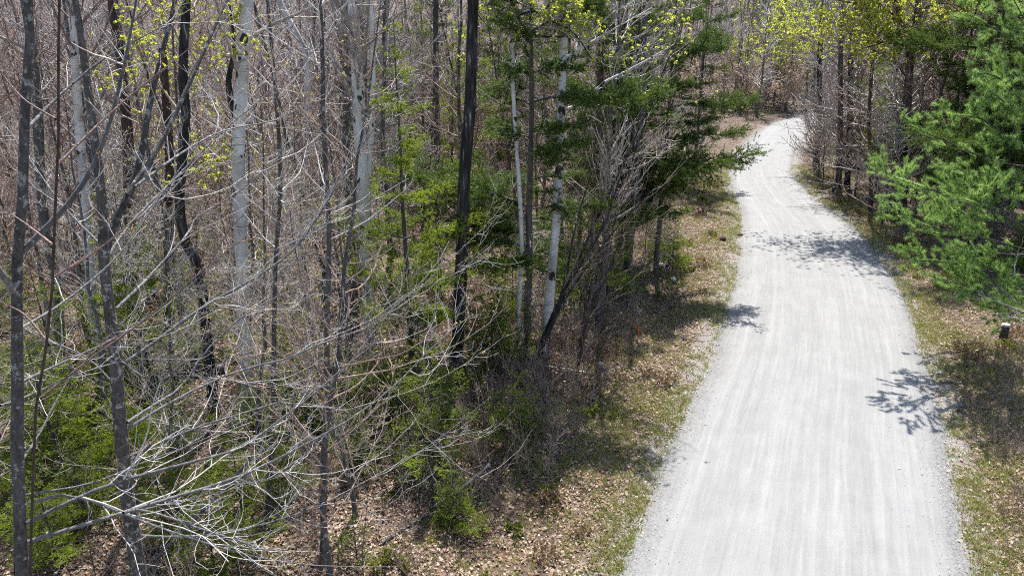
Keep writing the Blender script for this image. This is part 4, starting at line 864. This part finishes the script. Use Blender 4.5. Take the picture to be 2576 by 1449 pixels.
# ------------------------------------------------------------------ leaf litter, grass, loose stones: nobody could count them
def scatter_xy(n, tmin, tmax, dlo, dhi, power=1.0, xr=(-60, 2640), prob=None, over=3):
    t = tmin + (tmax - tmin) * rng.random(n * over) ** power; x = rng.uniform(*xr, n * over); X = (x - 1288) / FPX * t; Y = (t - CAM_H * sP) / cP
    d, g = road_dist(X, Y); k = (d > dlo) & (d < dhi)
    if prob is not None: k &= rng.random(len(X)) < prob(X, Y, d, g)
    X, Y = X[k][:n], Y[k][:n]; return X, Y, d[k][:n], g[k][:n]
X, Y, d, g = scatter_xy(150000, 11, 38, -.5, 60, 1.0, prob=lambda X, Y, d, g: np.clip((d + .45) / 1.2, 0, 1) ** 1.5 * (.35 + .65 * (.5 + .5 * np.sin(X * 1.7 + 2 * np.sin(Y * 1.1)) * np.sin(Y * 1.4 + X * .6))), over=5)
n = len(X); Z = gz_arr(X, Y) + rng.uniform(.01, .06, n); a = rng.uniform(0, 6.28, n); ln = .014 + .034 * rng.random(n) ** 1.6; wd = ln * rng.uniform(.45, .75, n)
e1 = np.stack([np.cos(a), np.sin(a), rng.uniform(-.4, .4, n)], 1); e2 = np.stack([-np.sin(a), np.cos(a), rng.uniform(-.45, .45, n)], 1); c = np.stack([X, Y, Z], 1)
fold = np.zeros((n, 3)); fold[:, 2] = ln * rng.uniform(-.2, .5, n)
V = np.stack([c - e1 * ln[:, None], c + e2 * wd[:, None] + fold, c + e1 * ln[:, None], c - e2 * wd[:, None] + fold], 1).reshape(-1, 3); bi = np.arange(n)[:, None] * 4
drift = .5 + .5 * np.sin(X * 1.7 + 2 * np.sin(Y * 1.1)) * np.sin(Y * 1.4 + X * .6); tint = np.clip(rng.beta(2.0, 1.6, n) * .82 + .12 * drift, 0, .86); tint = np.where(rng.random(n) < .05, 1, tint)
tag(obj('leaf_litter', to_mesh('leaf_litter', V, [np.vstack([bi + [[0, 1, 2]], bi + [[0, 2, 3]]])], M['litter'], np.repeat(tint, 4))), 'dry tan and brown fallen leaves covering the verges and forest floor', 'leaves', kind='stuff')
def patch(X, Y): return .5 + .5 * np.sin(X * 1.1 + 1.7 * np.sin(Y * .7)) * np.sin(Y * .9 + 1.3 * np.sin(X * .8 + 1))
X, Y, d, g = scatter_xy(14000, 11.5, 48, -.1, 4.2, .9, (850, 2640), prob=lambda X, Y, d, g: (patch(X, Y) ** 1.5 * .9 + .12) * np.clip(1.25 - d / 4.2, 0, 1) + .5 * (d < .5) * (patch(Y, X) > .6), over=14)
n = len(X); bag = Bag(); P = np.stack([X, Y, gz_arr(X, Y) - .005], 1); dry = np.where(rng.random(n) < .42, .15, .7)
P = np.repeat(P, 8, 0) + rng.standard_normal((n * 8, 3)) * [.05, .05, 0]; blades(bag, P, np.tile([[0, 0, 1.]], (len(P), 1)), 1, .15, .017, .85, tint=np.repeat(dry, 8))
tag(obj('verge_grass', bag.mesh('verge_grass', M['grass'], False)), 'sparse green and straw grass tufts along both verges', 'grass', kind='stuff')
X, Y, d, g = scatter_xy(9000, 11, 34, -2.9, .7, .8, (1450, 2640), prob=lambda X, Y, d, g: np.where(d > -.7, .8, .05))
n = len(X); s = rng.uniform(.006, .017, n) * np.where(rng.random(n) < .04, 2.0, 1); up = np.where(d < 0, .035 + .02 * np.clip(-d, 0, 1), .01)
base = np.stack([X, Y, np.where(d < 0, .0, gz_arr(X, Y)) + up], 1); tet = np.array([[1, 0, 0], [-.5, .87, 0], [-.5, -.87, 0], [.1, .1, 1.0]]); q = rng.uniform(.6, 1.3, (n, 4, 3))
V = (base[:, None, :] + tet[None] * q * s[:, None, None]).reshape(-1, 3); bi = np.arange(n)[:, None] * 4
tag(obj('loose_gravel', to_mesh('loose_gravel', V, [np.vstack([bi + [[0, 1, 3]], bi + [[1, 2, 3]], bi + [[2, 0, 3]]])], M['pebble'], np.repeat(rng.random(n), 4))), 'loose grey stones scattered along the road edges', 'gravel', kind='stuff')
